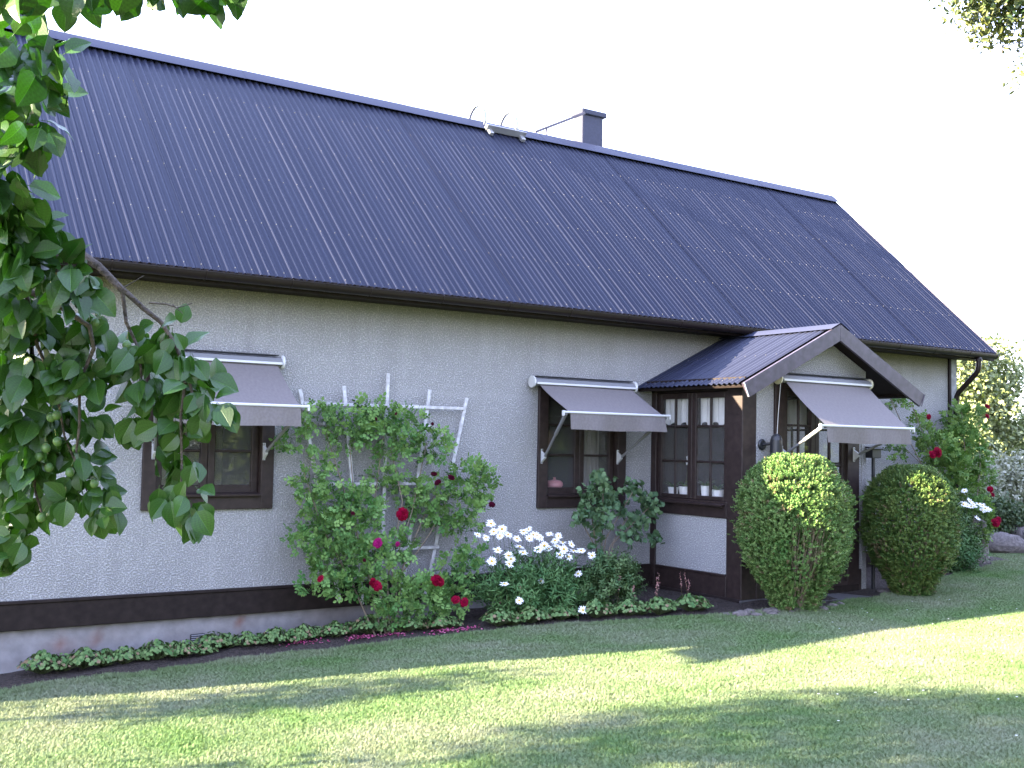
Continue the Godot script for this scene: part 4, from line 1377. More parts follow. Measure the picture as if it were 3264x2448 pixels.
func daisies(label: String, spots: Array, base: Vector3, fol: Vector3, count: int) -> void:
	var o := thing("daisy_clump", label, "daisies", base)
	var ms := daisy_meshes()
	var st := Geo.new()
	for i in spots.size():
		var p: Vector3 = Vector3(spots[i][0], spots[i][1], spots[i][2]) - base
		var root := Vector3(p.x * 0.55 + rng.randf_range(-0.08, 0.08), 0.0, p.z * 0.5 - 0.05)
		var mid := root.lerp(p, 0.55) + Vector3(rng.randf_range(-0.03, 0.03), 0.03, rng.randf_range(-0.03, 0.03))
		st.tube([root, mid, p], [0.0022, 0.0016], 4, false)
		var f := obj("daisy_flower", ms[i % 4][0], M.petal_white, o)
		var face := Vector3(rng.randf_range(-0.75, 0.15), 0.75, rng.randf_range(0.2, 1.0))
		f.transform = Transform3D(facing(face, rng.randf() * TAU).scaled(Vector3.ONE * rng.randf_range(1.05, 1.4)), p)
		obj("flower_centre", ms[i % 4][1], M.yolk, f)
	stuff(obj("stalks", st, M.stem, o))
	var blade := []
	for v in 3:
		var r := RandomNumberGenerator.new()
		r.seed = 80 + v
		var g := Geo.new()
		g.tube([Vector3.ZERO, Vector3(0, 0.13, 0)], [0.002], 3, false)
		for k in 8:
			var a := k * 2.4
			g.leaf(Vector3(0, 0.01 + k * 0.016, 0), Vector3(cos(a), 0.9, sin(a)), Vector3(-cos(a), 0.8, -sin(a)), r.randf_range(0.05, 0.085), 0.013, 0.15, 0.6, 3)
		blade.append(g.mesh())
	foliage(o, [[Vector3(0, fol.y * 0.42, 0.0), Vector3(fol.x, fol.y * 0.5, fol.z)], [Vector3(0.1, fol.y * 0.3, 0.08), Vector3(fol.x * 0.9, fol.y * 0.36, fol.z)]], count, blade, M.leaf, 0.8, 1.3, Color(0.034, 0.100, 0.030), Color(0.098, 0.185, 0.062), 0.1, 1.3)

# a clipped evergreen: rounded top, narrowing to its stems
func box_bush(label: String, at: Vector3, rad: float, ht: float, count: int, ca: Color, cb: Color, sq: float, bare: float) -> void:
	var o := thing("box_bush", label, "bush", at, "clipped box bushes in front of the porch")
	var twigs := [twig_box(3), twig_box(4), twig_box(5)]
	var places := [[], [], []]
	var tints := [[], [], []]
	for k in count:
		var y := pow(rng.randf(), 0.9)
		var a := rng.randf() * TAU
		var prof := rad * (0.36 + 0.66 * smoothstep(-0.04, 0.44, y)) if y < 0.62 else rad * 1.02 * pow(maxf(0.0, 1.0 - pow((y - 0.62) / 0.395, 2.4)) + 0.01, 0.5)
		var lump := 1.0 + 0.15 * patch.get_noise_3d(cos(a) * 2.2, y * 5.0, sin(a) * 2.2) + 0.05 * bump.get_noise_3d(cos(a) * 7.0, y * 12.0, sin(a) * 7.0)
		var f := 1.0 - 0.55 * pow(rng.randf(), 2.4) if k % 70 > 0 else rng.randf_range(1.04, 1.15)
		if y < 0.56 and absf(angle_difference(a, 2.05)) < 0.30 + 0.25 * y and rng.randf() < bare * (1.12 - y * 0.7):
			continue
		var p := Vector3(cos(a) * prof * f * lump, y * ht, sin(a) * prof * f * lump * sq)
		var d := Vector3(cos(a), 0.55 + (1.6 if y > 0.85 else 0.0), sin(a)) + ball(rng) * 0.7
		var q := k % 3
		places[q].append(Transform3D(facing(d, rng.randf() * TAU).scaled(Vector3.ONE * rng.randf_range(0.75, 1.25)), p))
		var w := clampf(rng.randf() * 0.75 + 0.45 * patch.get_noise_3dv(p * 5.0 + at) + 0.12, 0, 1)
		var c := ca.lerp(cb, w)
		var rust := patch.get_noise_3dv(p * 3.5 + at * 2.0)
		if rng.randf() < 0.05 * (1.3 - y) + clampf((rust - 0.25) * 1.5, 0, 0.25):
			c = Color(0.14, 0.115, 0.055)
		tints[q].append(c)
	for q in 3:
		many("foliage", twigs[q], M.leaf, o, places[q], tints[q])
	for k in 16:
		var a: float = 2.05 + rng.randf_range(-0.5, 0.5) if k < 11 else rng.randf() * TAU
		var e := Vector3(cos(a) * rad * rng.randf_range(0.55, 0.85), ht * rng.randf_range(0.45, 0.8), sin(a) * rad * sq * rng.randf_range(0.55, 0.85))
		var s := Vector3(cos(a) * 0.07, 0, sin(a) * 0.07)
		var g := Geo.new()
		var pts := [s, s.lerp(e, 0.3) + ball(rng) * 0.02, s.lerp(e, 0.65) + Vector3(cos(a), 0, sin(a)) * 0.04 + ball(rng) * 0.02, e]
		g.tube(pts, [0.011, 0.009, 0.006, 0.003], 6)
		obj("stem", g, M.bare_stem, o)
		for j in 2:
			g = Geo.new()
			var m: Vector3 = pts[1 + j]
			g.tube([m, m.lerp(e, 0.6) + ball(rng) * 0.1, e + ball(rng) * 0.16], [0.005, 0.003, 0.002], 5)
			obj("branch", g, M.bare_stem, o)

func edging_meshes() -> Array:   # low tufts of round, lobed leaves
	var out := []
	for v in 4:
		var r := RandomNumberGenerator.new()
		r.seed = 200 + v
		var g := Geo.new()
		for k in 150:
			var a := r.randf() * TAU
			var rad := sqrt(r.randf()) * 0.125
			var h := 0.05 + 0.085 * (1.0 - pow(rad / 0.13, 2.0)) * r.randf_range(0.6, 1.1)
			var c := Vector3(cos(a) * rad * 1.15, h, sin(a) * rad)
			var nn := (Vector3(cos(a) * 0.9, 0.8, sin(a) * 0.9) + Vector3(r.randf_range(-0.5, 0.5), 0, r.randf_range(-0.5, 0.5))).normalized()
			var s := r.randf_range(0.009, 0.0155)
			var x := nn.cross(Vector3(0.2, 0.1, 1)).normalized()
			var y := nn.cross(x)
			var w := r.randf()
			g.col = Color(0.048, 0.115, 0.032).lerp(Color(0.145, 0.215, 0.080), w)
			if r.randf() < 0.10 and rad > 0.07:
				g.col = Color(0.20, 0.145, 0.09)
			var prev := Vector3()
			for i in 13:
				var b := TAU * i / 12.0
				var rr := s * (1.0 + 0.14 * cos(b * 6.0))
				var p := c + (x * cos(b) + y * sin(b)) * rr + nn * s * 0.22
				if i > 0:
					g.tri(c, prev, p, nn, nn, nn)
				prev = p
			g.col = Color(0.09, 0.11, 0.05)
			g.tube([Vector3(0, 0, 0), c], [0.0015], 3, false)
		out.append(g.mesh())
	return out

func edging() -> void:
	var ms := edging_meshes()
	var spots := [[1.85, 0.26, 1.25, "leftmost dark round-leaved edging plant, at the left border of the picture"], [2.15, 0.27, 1.2, "round-leaved edging plant left of the rust stains on the foundation"], [2.45, 0.30, 1.0, "round-leaved edging plant under the hanging plum leaves"], [2.70, 0.28, 1.15, "round-leaved edging plant a little left of the foundation vent"], [2.93, 0.30, 0.95, "round-leaved edging plant next left of the foundation vent"], [3.17, 0.24, 1.15, "round-leaved edging plant partly covering the foundation vent"], [3.44, 0.30, 0.95, "small round-leaved edging plant right of the foundation vent"], [3.68, 0.36, 1.05, "round-leaved edging plant midway between vent and rose stems"], [3.93, 0.36, 1.0, "round-leaved edging plant where the foundation disappears behind the rose"], [4.20, 0.42, 1.05, "round-leaved edging plant at the left foot of the climbing rose"], [4.49, 0.48, 1.2, "round-leaved edging plant below the climbing rose stems"], [4.80, 0.62, 1.1, "round-leaved edging plant under the lowest rose blooms"], [5.08, 0.72, 0.95, "round-leaved edging plant beside the fallen pink petals"], [5.55, 0.95, 1.15, "round-leaved edging plant between rose and daisies"], [5.86, 1.02, 1.2, "round-leaved edging plant at the left foot of the daisy clump"], [6.16, 1.08, 1.1, "round-leaved edging plant at the middle foot of the daisy clump"], [6.50, 1.16, 1.2, "round-leaved edging plant with a fallen daisy over it"], [6.78, 1.30, 1.15, "round-leaved edging plant in front of the small green shrub"], [7.05, 1.42, 1.15, "round-leaved edging plant with pinkish flower spikes before the porch"], [7.36, 1.50, 1.2, "rightmost round-leaved edging plant, next to the bare soil at the porch"]]
	var first := []
	for i in spots.size():
		var s: Array = spots[i]
		var o := thing("edging_plant", s[3], "edging plant", Vector3(s[0], gy(s[0], s[1]) + 0.01, s[1]), "low edging plants along the flower bed")
		var l := obj("leaves", ms[i % 4], M.leaf, o)
		l.basis = Basis(Vector3.UP, i * 1.9).scaled(Vector3.ONE * s[2])
		if true:
			var l2 := obj("leaves", ms[(i + 1) % 4], M.leaf, o)
			l2.position = Vector3(0.15, -0.008, -0.03 + 0.03 * sin(i * 2.0))
			l2.basis = Basis(Vector3.UP, i * 0.7).scaled(Vector3.ONE * s[2] * 0.85)
		if i in [13, 14, 17, 18, 19]:
			for k in (3 if i > 16 else 1):
				var sp := Geo.new()
				var b := Vector3(rng.randf_range(-0.1, 0.12), 0.05, rng.randf_range(-0.15, 0.0))
				var tip := b + Vector3(rng.randf_range(-0.03, 0.05), rng.randf_range(0.20, 0.32), rng.randf_range(-0.04, 0.04))
				sp.col = Color(0.12, 0.09, 0.05)
				sp.tube([b, tip], [0.0018, 0.001], 4, false)
				for q in 24:
					var f := rng.randf_range(0.55, 1.02)
					sp.col = Color(0.30, 0.13, 0.13).lerp(Color(0.44, 0.26, 0.25), rng.randf())
					sp.leaf(b.lerp(tip, f) + ball(rng) * 0.012, ball(rng) + Vector3(0, 0.3, 0), Vector3(0, 0.2, 1), 0.011, 0.009, 0.3, 0.3, 3)
				obj("flower_spike", sp, M.leaf, o)

func shrubs() -> void:
	# open young shrub against the wall below the window
	var o := thing("young_shrub", "open young shrub with grey-green lobed leaves under the window beside the porch", "shrub", Vector3(7.15, 0.18, 0.42))
	var lob := []
	for v in 3:
		var r := RandomNumberGenerator.new()
		r.seed = 300 + v
		var g := Geo.new()
		for k in 5:
			var oo := Vector3(r.randf_range(-1, 1), r.randf_range(-1, 1), r.randf_range(-1, 1)) * 0.05
			var d := Vector3(r.randf_range(-1, 1), r.randf_range(-0.9, 0.4), r.randf_range(-0.3, 1)).normalized()
			var u := Vector3(r.randf_range(-0.5, 0.5), 1.0, r.randf_range(0.0, 0.9))
			var side := d.cross(u).normalized()
			for q in [-0.8, 0.0, 0.8]:
				g.leaf(oo, d + side * q, u, 0.062 if q == 0 else 0.048, 0.034, 0.15, 0.35, 3)
		lob.append(g.mesh())
	var blobs := []
	for q in [[7.18, 1.38, 0.40, 0.14, 0.10], [7.02, 1.22, 0.42, 0.16, 0.13], [7.30, 1.15, 0.40, 0.15, 0.16], [7.62, 1.28, 0.36, 0.12, 0.13], [7.82, 1.12, 0.40, 0.14, 0.16], [7.60, 0.98, 0.42, 0.16, 0.08], [6.86, 1.02, 0.45, 0.14, 0.07], [7.10, 0.92, 0.45, 0.12, 0.08], [7.45, 0.82, 0.50, 0.18, 0.06], [7.75, 0.80, 0.5, 0.1, 0.06], [7.02, 0.70, 0.5, 0.10, 0.08], [7.05, 1.08, 0.5, 0.1, 0.1]]:
		blobs.append([Vector3(q[0], q[1], q[2]) - o.position, Vector3(q[3], q[4], 0.11)])
	foliage(o, blobs, 175, lob, M.leaf, 0.75, 1.2, Color(0.055, 0.120, 0.058), Color(0.125, 0.200, 0.095), 0.1, 0.1)
	var paths := []
	for q in [[7.15, 0.7, 7.18, 1.4], [7.25, 0.7, 7.5, 1.0], [7.3, 0.75, 7.8, 1.1], [7.08, 0.7, 6.85, 1.05], [7.2, 0.8, 7.6, 1.3], [7.1, 0.6, 7.0, 1.2]]:
		paths.append([Vector3(rng.randf_range(-0.06, 0.06), 0, 0), Vector3(q[0], q[1], 0.43) - o.position, Vector3(q[2], q[3], 0.40) - o.position])
	rose_stems(o, paths)
	# dense small shrub right of the daisies
	o = thing("leafy_perennial", "dense low leafy perennial between the daisies and the porch wall", "plant", Vector3(6.82, 0.14, 0.98))
	var up := []
	for v in 3:
		var g := Geo.new()
		g.tube([Vector3.ZERO, Vector3(0, 0.10, 0)], [0.002], 3, false)
		for k in 10:
			var a := k * 2.4 + v
			g.leaf(Vector3(0, 0.01 + k * 0.01, 0), Vector3(cos(a), 0.55, sin(a)), Vector3(-cos(a) * 0.4, 1, -sin(a) * 0.4), 0.042, 0.017, 0.12, 0.35, 3)
		up.append(g.mesh())
	foliage(o, [[Vector3(0, 0.22, 0), Vector3(0.27, 0.24, 0.22)], [Vector3(0.03, 0.36, 0), Vector3(0.22, 0.16, 0.18)]], 520, up, M.leaf, 0.8, 1.2, Color(0.035, 0.080, 0.028), Color(0.095, 0.150, 0.055), 0.5, 0.9)
	var st := Geo.new()
	for k in 9:
		st.tube([Vector3(rng.randf_range(-0.1, 0.1), 0, rng.randf_range(-0.1, 0.1)), Vector3(rng.randf_range(-0.2, 0.2), 0.38, rng.randf_range(-0.15, 0.15))], [0.003], 4, false)
	obj("stalks", st, M.stem, o)
	# the third bush at the right
	o = thing("garden_shrub", "small loose green shrub between the right box bush and the standing stone", "shrub", Vector3(12.5, 0.22, 0.72))
	foliage(o, [[Vector3(0, 0.30, 0), Vector3(0.30, 0.34, 0.26)], [Vector3(0.02, 0.62, 0), Vector3(0.26, 0.26, 0.22)], [Vector3(0.32, 0.42, -0.05), Vector3(0.22, 0.32, 0.2)]], 700, up, M.leaf, 0.9, 1.35, Color(0.022, 0.060, 0.018), Color(0.070, 0.120, 0.038), 0.35, 0.7)
	st = Geo.new()
	for k in 8:
		st.tube([Vector3(rng.randf_range(-0.06, 0.06), 0, 0), Vector3(rng.randf_range(-0.2, 0.2), 0.6, rng.randf_range(-0.15, 0.15))], [0.006, 0.003], 5, false)
	obj("stalks", st, M.twig, o)

func rock(r: Vector3, sd: int, rough := 0.22) -> Geo:
	var f := FastNoiseLite.new()
	f.seed = sd
	f.frequency = 0.9
	var g := Geo.new()
	var rows := []
	for j in 10:
		var row := []
		var th := PI * j / 9.0
		for i in 14:
			var ph := TAU * i / 14.0
			var d := Vector3(sin(th) * cos(ph), cos(th), sin(th) * sin(ph))
			var k := 1.0 + rough * f.get_noise_3dv(d * 1.6) * 1.6 + rough * 0.35 * f.get_noise_3dv(d * 5.0)
			row.append(d * k * r)
		rows.append(row)
	for j in 9:
		for i in 14:
			var l := (i + 1) % 14
			var q := [rows[j][i], rows[j][l], rows[j + 1][l], rows[j + 1][i]]
			var nn := []
			for p in q:
				nn.append((p / r / r).normalized())
			g.quad(q[0], q[1], q[2], q[3], nn[0], nn[1], nn[2], nn[3])
	return g

func stones() -> void:
	var o := thing("standing_stone", "upright pinkish grey stone bollard under the far daisies", "stone", Vector3(13.62, 0.26, 0.45))
	var g := Geo.new()
	g.lathe([Vector2(0.0, 0.60), Vector2(0.06, 0.595), Vector2(0.10, 0.56), Vector2(0.115, 0.46), Vector2(0.13, 0.2), Vector2(0.145, 0.0), Vector2(0.15, -0.1)], 18, Vector3.ZERO)
	obj("shaft", g, M.stone, o)
	var k := 0
	for s in [[7.62, 1.93, 0.07], [7.80, 1.86, 0.05], [7.95, 1.98, 0.06], [8.08, 1.90, 0.045], [7.70, 2.03, 0.04], [8.25, 2.02, 0.05], [8.55, 2.08, 0.05], [8.78, 2.02, 0.045], [8.95, 1.97, 0.04], [7.88, 2.06, 0.035], [8.15, 2.06, 0.03], [10.1, 1.62, 0.06], [11.5, 1.25, 0.06], [7.50, 1.85, 0.035], [8.38, 1.97, 0.035]]:
		var w := obj("edging_stone", rock(Vector3(s[2] * 1.5, s[2] * 0.6, s[2]), 40 + k), M.stone)
		w.position = Vector3(s[0], gy(s[0], s[1]) + 0.012, s[1])
		w.rotation.y = k * 1.3
		tag(w, "small pale flat stone lying along the bed edge in front of the porch", "stone", "small stones along the bed edge by the porch")
		k += 1
	var lb := ["largest mossy boulder of the rockery at the right border", "grey boulder with a pale top in the rockery at the right border", "low boulder nearest the lawn in the rockery at the right", "small boulder furthest back in the rockery at the right", "flat stone at the left end of the rockery behind the standing stone"]
	k = 0
	for s in [[16.0, 0.15, 0.42], [16.5, 0.55, 0.36], [15.6, 0.35, 0.30], [16.4, -0.45, 0.34], [15.1, -0.15, 0.28]]:
		var w := obj("boulder", rock(Vector3(s[2] * 1.3, s[2] * 0.7, s[2]), 70 + k, 0.3), M.stone)
		w.position = Vector3(s[0], gy(s[0], s[1]) + 0.08, s[1])
		w.rotation.y = k * 2.1
		tag(w, lb[k], "boulder", "boulders of the rockery")
		k += 1
	var w := obj("boulder", rock(Vector3(0.12, 0.06, 0.08), 91, 0.3), M.stone)
	w.position = Vector3(4.02, gy(4.02, 0.16) + 0.03, 0.16)
	tag(w, "fist-sized stone against the foundation between edging plants", "stone")

func tree(called: String, label: String, at: Vector3, ht: float, trunk: float, blobs: Array, count: int, meshes: Array, ca: Color, cb: Color, m: Material, group := "", cat := "tree", smin := 0.8, smax := 1.3) -> Node3D:
	var o := thing(called, label, cat, at, group)
	var g := Geo.new()
	var top := Vector3(0.1, ht, 0.05)
	g.tube([Vector3(0, -0.1, 0), Vector3(0.04, ht * 0.4, 0), Vector3(0, ht * 0.75, 0.05), top], [trunk, trunk * 0.8, trunk * 0.6, trunk * 0.3], 9)
	obj("trunk", g, M.bark, o)
	for b in blobs:
		g = Geo.new()
		var s := Vector3(0, clampf(b[0].y - 0.8, ht * 0.3, ht * 0.9), 0)
		var e: Vector3 = b[0] + Vector3(0, b[1].y * 0.3, 0)
		g.tube([s, s.lerp(e, 0.5) + Vector3(0, 0.15, 0) + ball(rng) * 0.15, e], [trunk * 0.4, trunk * 0.25, trunk * 0.08], 6)
		obj("limb", g, M.bark, o)
	foliage(o, blobs, count, meshes, m, smin, smax, ca, cb, 0.45, 0.4, "crown")
	return o

func surroundings() -> void:
	var cl := [clump_tree(1), clump_tree(2), clump_tree(3)]
	var big := [clump_tree(4, 12, 0.11, 0.07, 0.22), clump_tree(5, 12, 0.11, 0.07, 0.22), clump_tree(6, 12, 0.11, 0.07, 0.22)]
	# sunlit growth beyond the right gable
	tree("garden_tree", "pale sunlit leafy tree beyond the right gable of the house", Vector3(20.6, 0.4, -4.6), 2.6, 0.12, [[Vector3(0, 2.2, 0), Vector3(1.2, 1.4, 1.1)], [Vector3(-0.7, 1.3, 0.5), Vector3(0.8, 1.0, 0.8)], [Vector3(0.7, 3.0, 0.2), Vector3(0.8, 0.8, 0.8)], [Vector3(0.9, 1.4, 0.7), Vector3(0.9, 1.0, 0.8)], [Vector3(-0.35, 3.0, 0.3), Vector3(0.6, 0.7, 0.6)]], 2600, cl, Color(0.11, 0.150, 0.050), Color(0.27, 0.30, 0.13), M.pale_leaf, "", "tree", 1.0, 1.6)
	tree("silver_shrub", "low silvery grey-leaved shrub above the rockery at the right border", Vector3(17.6, 0.36, -1.9), 0.9, 0.04, [[Vector3(0, 0.8, 0), Vector3(0.7, 0.55, 0.6)], [Vector3(0.6, 0.9, 0.3), Vector3(0.6, 0.5, 0.5)], [Vector3(-0.5, 0.5, 0.3), Vector3(0.5, 0.4, 0.4)]], 900, cl, Color(0.15, 0.17, 0.10), Color(0.33, 0.33, 0.25), M.pale_leaf, "", "shrub", 0.7, 1.1)
	tree("dark_shrub", "dark shrub with arching stems behind the standing stone at the right", Vector3(15.7, 0.32, -0.9), 0.7, 0.03, [[Vector3(0.3, 0.45, 0), Vector3(0.6, 0.30, 0.4)], [Vector3(0.9, 0.35, 0.3), Vector3(0.5, 0.25, 0.3)]], 420, cl, Color(0.03, 0.06, 0.025), Color(0.10, 0.13, 0.06), M.leaf, "", "shrub", 0.6, 1.0)
	for q in [[26.0, -10.0, 3.6, 2.4], [31.0, -5.0, 3.2, 2.6], [24.5, -1.5, 2.0, 1.7], [29.0, 1.5, 2.8, 2.3]]:
		var lbl: String = {26.0: "tall sunlit tree furthest back beyond the right gable", 31.0: "far wide sunlit tree behind the rockery", 24.5: "round sunlit bush behind the rockery at the right border", 29.0: "far tree outside the right border behind the lawn"}[q[0]]
		tree("garden_tree", lbl, Vector3(q[0], 0.4, q[1]), q[2] * 0.7, 0.15, [[Vector3(0, q[2] * 0.6, 0), Vector3(q[3], q[2] * 0.45, q[3])], [Vector3(0.6, q[2] * 0.35, 0.9), Vector3(q[3] * 0.9, q[2] * 0.35, q[3] * 0.9)], [Vector3(-0.9, q[2] * 0.4, 0.4), Vector3(q[3] * 0.8, q[2] * 0.38, q[3] * 0.8)]], 1700, big, Color(0.11, 0.15, 0.05), Color(0.26, 0.29, 0.12), M.pale_leaf, "trees beyond the rockery", "tree", 1.1, 1.7)
	var hedge := thing("garden_hedge", "long sunlit hedge closing the garden far behind the rockery", "hedge", Vector3(36, 0.3, 0))
	var hb := []
	for k in 22:
		hb.append([Vector3(rng.randf_range(-0.8, 0.8), 1.1, -22.0 + k * 2.1), Vector3(1.0, 1.5 + 0.5 * rng.randf(), 1.5)])
	foliage(hedge, hb, 3000, big, M.pale_leaf, 1.2, 1.8, Color(0.08, 0.12, 0.04), Color(0.20, 0.23, 0.09), 0.6, 0.4)
	# the overhanging tree at the upper right
	var o := thing("overhanging_tree", "tree with small olive and orange leaves hanging into the upper right corner", "tree", Vector3(10.8, 0.25, 5.4))
	var g := Geo.new()
	g.tube([Vector3(0, -0.1, 0), Vector3(-0.1, 2.0, -0.1), Vector3(-0.3, 4.0, -0.2), Vector3(-0.9, 5.6, -0.6)], [0.16, 0.13, 0.10, 0.05], 10)
	obj("trunk", g, M.bark, o)
	var tips := [[7.95, 5.45, 3.98], [8.02, 5.18, 4.05], [8.15, 5.02, 4.18], [8.32, 4.70, 4.22], [8.45, 5.1, 4.4], [8.2, 5.6, 4.2], [8.6, 5.5, 4.5]]
	for t in tips:
		g = Geo.new()
		var e := Vector3(t[0], t[1], t[2]) - o.position
		var s := Vector3(-0.4, 4.4, -0.3)
		var pts := [s, s.lerp(e, 0.45) + Vector3(0, 0.5, 0), s.lerp(e, 0.8) + Vector3(0, 0.28, 0), e]
		g.tube(pts, [0.03, 0.018, 0.009, 0.003], 6)
		var br := obj("branch", g, M.bark, o)
		for k in 5:
			g = Geo.new()
			var m: Vector3 = pts[2].lerp(e, rng.randf())
			g.tube([m, m + Vector3(rng.randf_range(-0.16, 0.05), rng.randf_range(-0.22, 0.02), rng.randf_range(-0.12, 0.12))], [0.0035, 0.0015], 4)
			obj("twig", g, M.bark, br)
	var small := [clump_tree(11, 8, 0.045, 0.026, 0.075), clump_tree(12, 8, 0.045, 0.026, 0.075), clump_tree(13, 5, 0.045, 0.026, 0.09)]
	var blobs := []
	for q in [[7.90, 5.46, 3.97, 0.10, 0.09], [7.97, 5.34, 4.01, 0.08, 0.07], [8.06, 5.22, 4.07, 0.08, 0.06], [8.12, 5.47, 4.05, 0.16, 0.17], [8.28, 5.40, 4.15, 0.2, 0.16], [8.22, 5.20, 4.16, 0.13, 0.10], [8.45, 5.25, 4.35, 0.15, 0.17], [8.12, 5.14, 4.12, 0.08, 0.05], [8.40, 4.98, 4.34, 0.09, 0.08], [8.35, 4.78, 4.26, 0.05, 0.05], [8.05, 5.30, 4.03, 0.08, 0.08], [8.55, 5.6, 4.4, 0.4, 0.25], [8.3, 5.75, 4.2, 0.35, 0.2], [9.0, 5.5, 4.7, 0.5, 0.4], [9.6, 5.7, 4.9, 0.7, 0.6], [8.56, 5.06, 4.45, 0.12, 0.12]]:
		blobs.append([Vector3(q[0], q[1], q[2]) - o.position, Vector3(q[3], q[4], q[3])])
	foliage(o, blobs, 2500, small, M.pale_leaf, 0.95, 1.5, Color(0.030, 0.060, 0.018), Color(0.135, 0.145, 0.040), 0.2, 0.1, "crown")
	# trees to the left whose shade lies across the lawn, and those behind that the panes mirror
	var ca := Color(0.04, 0.08, 0.022)
	var cb := Color(0.11, 0.15, 0.045)
	tree("fruit_tree", "fruit tree with a wide crown standing left of the picture, past the house corner", Vector3(-3.7, -0.18, 2.7), 3.0, 0.10, [[Vector3(0.2, 3.55, -0.9), Vector3(0.75, 0.5, 0.55)], [Vector3(0.0, 4.15, 0.1), Vector3(0.9, 0.55, 0.8)], [Vector3(0.5, 3.3, 0.35), Vector3(0.6, 0.32, 0.45)], [Vector3(-0.8, 4.6, 0.9), Vector3(0.9, 0.6, 0.7)], [Vector3(0.4, 3.75, 1.5), Vector3(0.8, 0.35, 0.4)], [Vector3(-0.2, 3.25, 1.5), Vector3(0.7, 0.4, 0.5)], [Vector3(0.3, 4.5, -0.6), Vector3(0.7, 0.5, 0.6)], [Vector3(0.5, 2.2, -1.05), Vector3(0.5, 0.12, 0.14)]], 350, big, ca, cb, M.leaf, "", "tree", 0.8, 1.2)
	tree("fruit_tree", "slender fruit tree further off to the left of the picture", Vector3(-8.2, -0.2, 0.5), 3.6, 0.11, [[Vector3(0.0, 5.2, 0.0), Vector3(1.3, 0.8, 1.0)], [Vector3(0.4, 4.4, 1.6), Vector3(1.0, 0.6, 0.8)], [Vector3(-0.4, 5.6, 2.4), Vector3(1.2, 0.9, 0.9)], [Vector3(0.4, 3.6, 0.3), Vector3(0.8, 0.3, 0.5)]], 460, big, ca, cb, M.leaf, "", "tree", 0.9, 1.3)
	tree("young_tree", "young thin tree close to the left gable, outside the picture", Vector3(-3.4, -0.18, -0.15), 2.0, 0.035, [[Vector3(0.0, 2.55, 0.0), Vector3(0.40, 0.38, 0.30)], [Vector3(0.3, 2.9, 0.1), Vector3(0.25, 0.2, 0.15)]], 90, big, ca, cb, M.leaf, "", "tree", 0.6, 0.9)
	tree("garden_shrub", "broad shrub at the left gable, outside the picture", Vector3(-3.6, -0.18, -0.85), 0.9, 0.03, [[Vector3(0.0, 1.25, 0.1), Vector3(0.7, 0.75, 0.35)]], 130, big, ca, cb, M.leaf, "", "shrub", 0.7, 1.0)
	for q in [[9.5, 14.5, 5.5, 2.4], [15.0, 12.5, 6.0, 2.6], [5.0, 15.0, 5.0, 2.2], [20.0, 11.0, 6.0, 2.8], [13.0, 17.0, 7.0, 3.0], [1.0, 17.5, 6.0, 2.6], [19.0, 17.0, 7.0, 3.0], [26.0, 14.0, 7.0, 3.2]]:
		var where: String = {9.5: "nearest the house, mirrored in the left window", 15.0: "mirrored in the window beside the porch", 5.0: "right behind the photographer", 20.0: "opposite the porch door", 13.0: "in the second row behind the left window's mirror image", 1.0: "at the left rear of the garden behind the photographer", 19.0: "in the second row opposite the porch", 26.0: "furthest right, opposite the house corner"}[q[0]]
		tree("orchard_tree", "orchard tree outside the picture, " + where, Vector3(q[0], 0.0, q[1]), q[2] * 0.6, 0.17, [[Vector3(0, q[2] * 0.62, 0), Vector3(q[3], q[2] * 0.36, q[3])], [Vector3(1.2, q[2] * 0.42, 0.5), Vector3(q[3] * 0.7, q[2] * 0.28, q[3] * 0.7)], [Vector3(-1.1, q[2] * 0.45, -0.4), Vector3(q[3] * 0.7, q[2] * 0.28, q[3] * 0.7)]], 1500, big, ca, cb, M.leaf, "orchard trees mirrored in the panes", "tree", 1.2, 1.8)

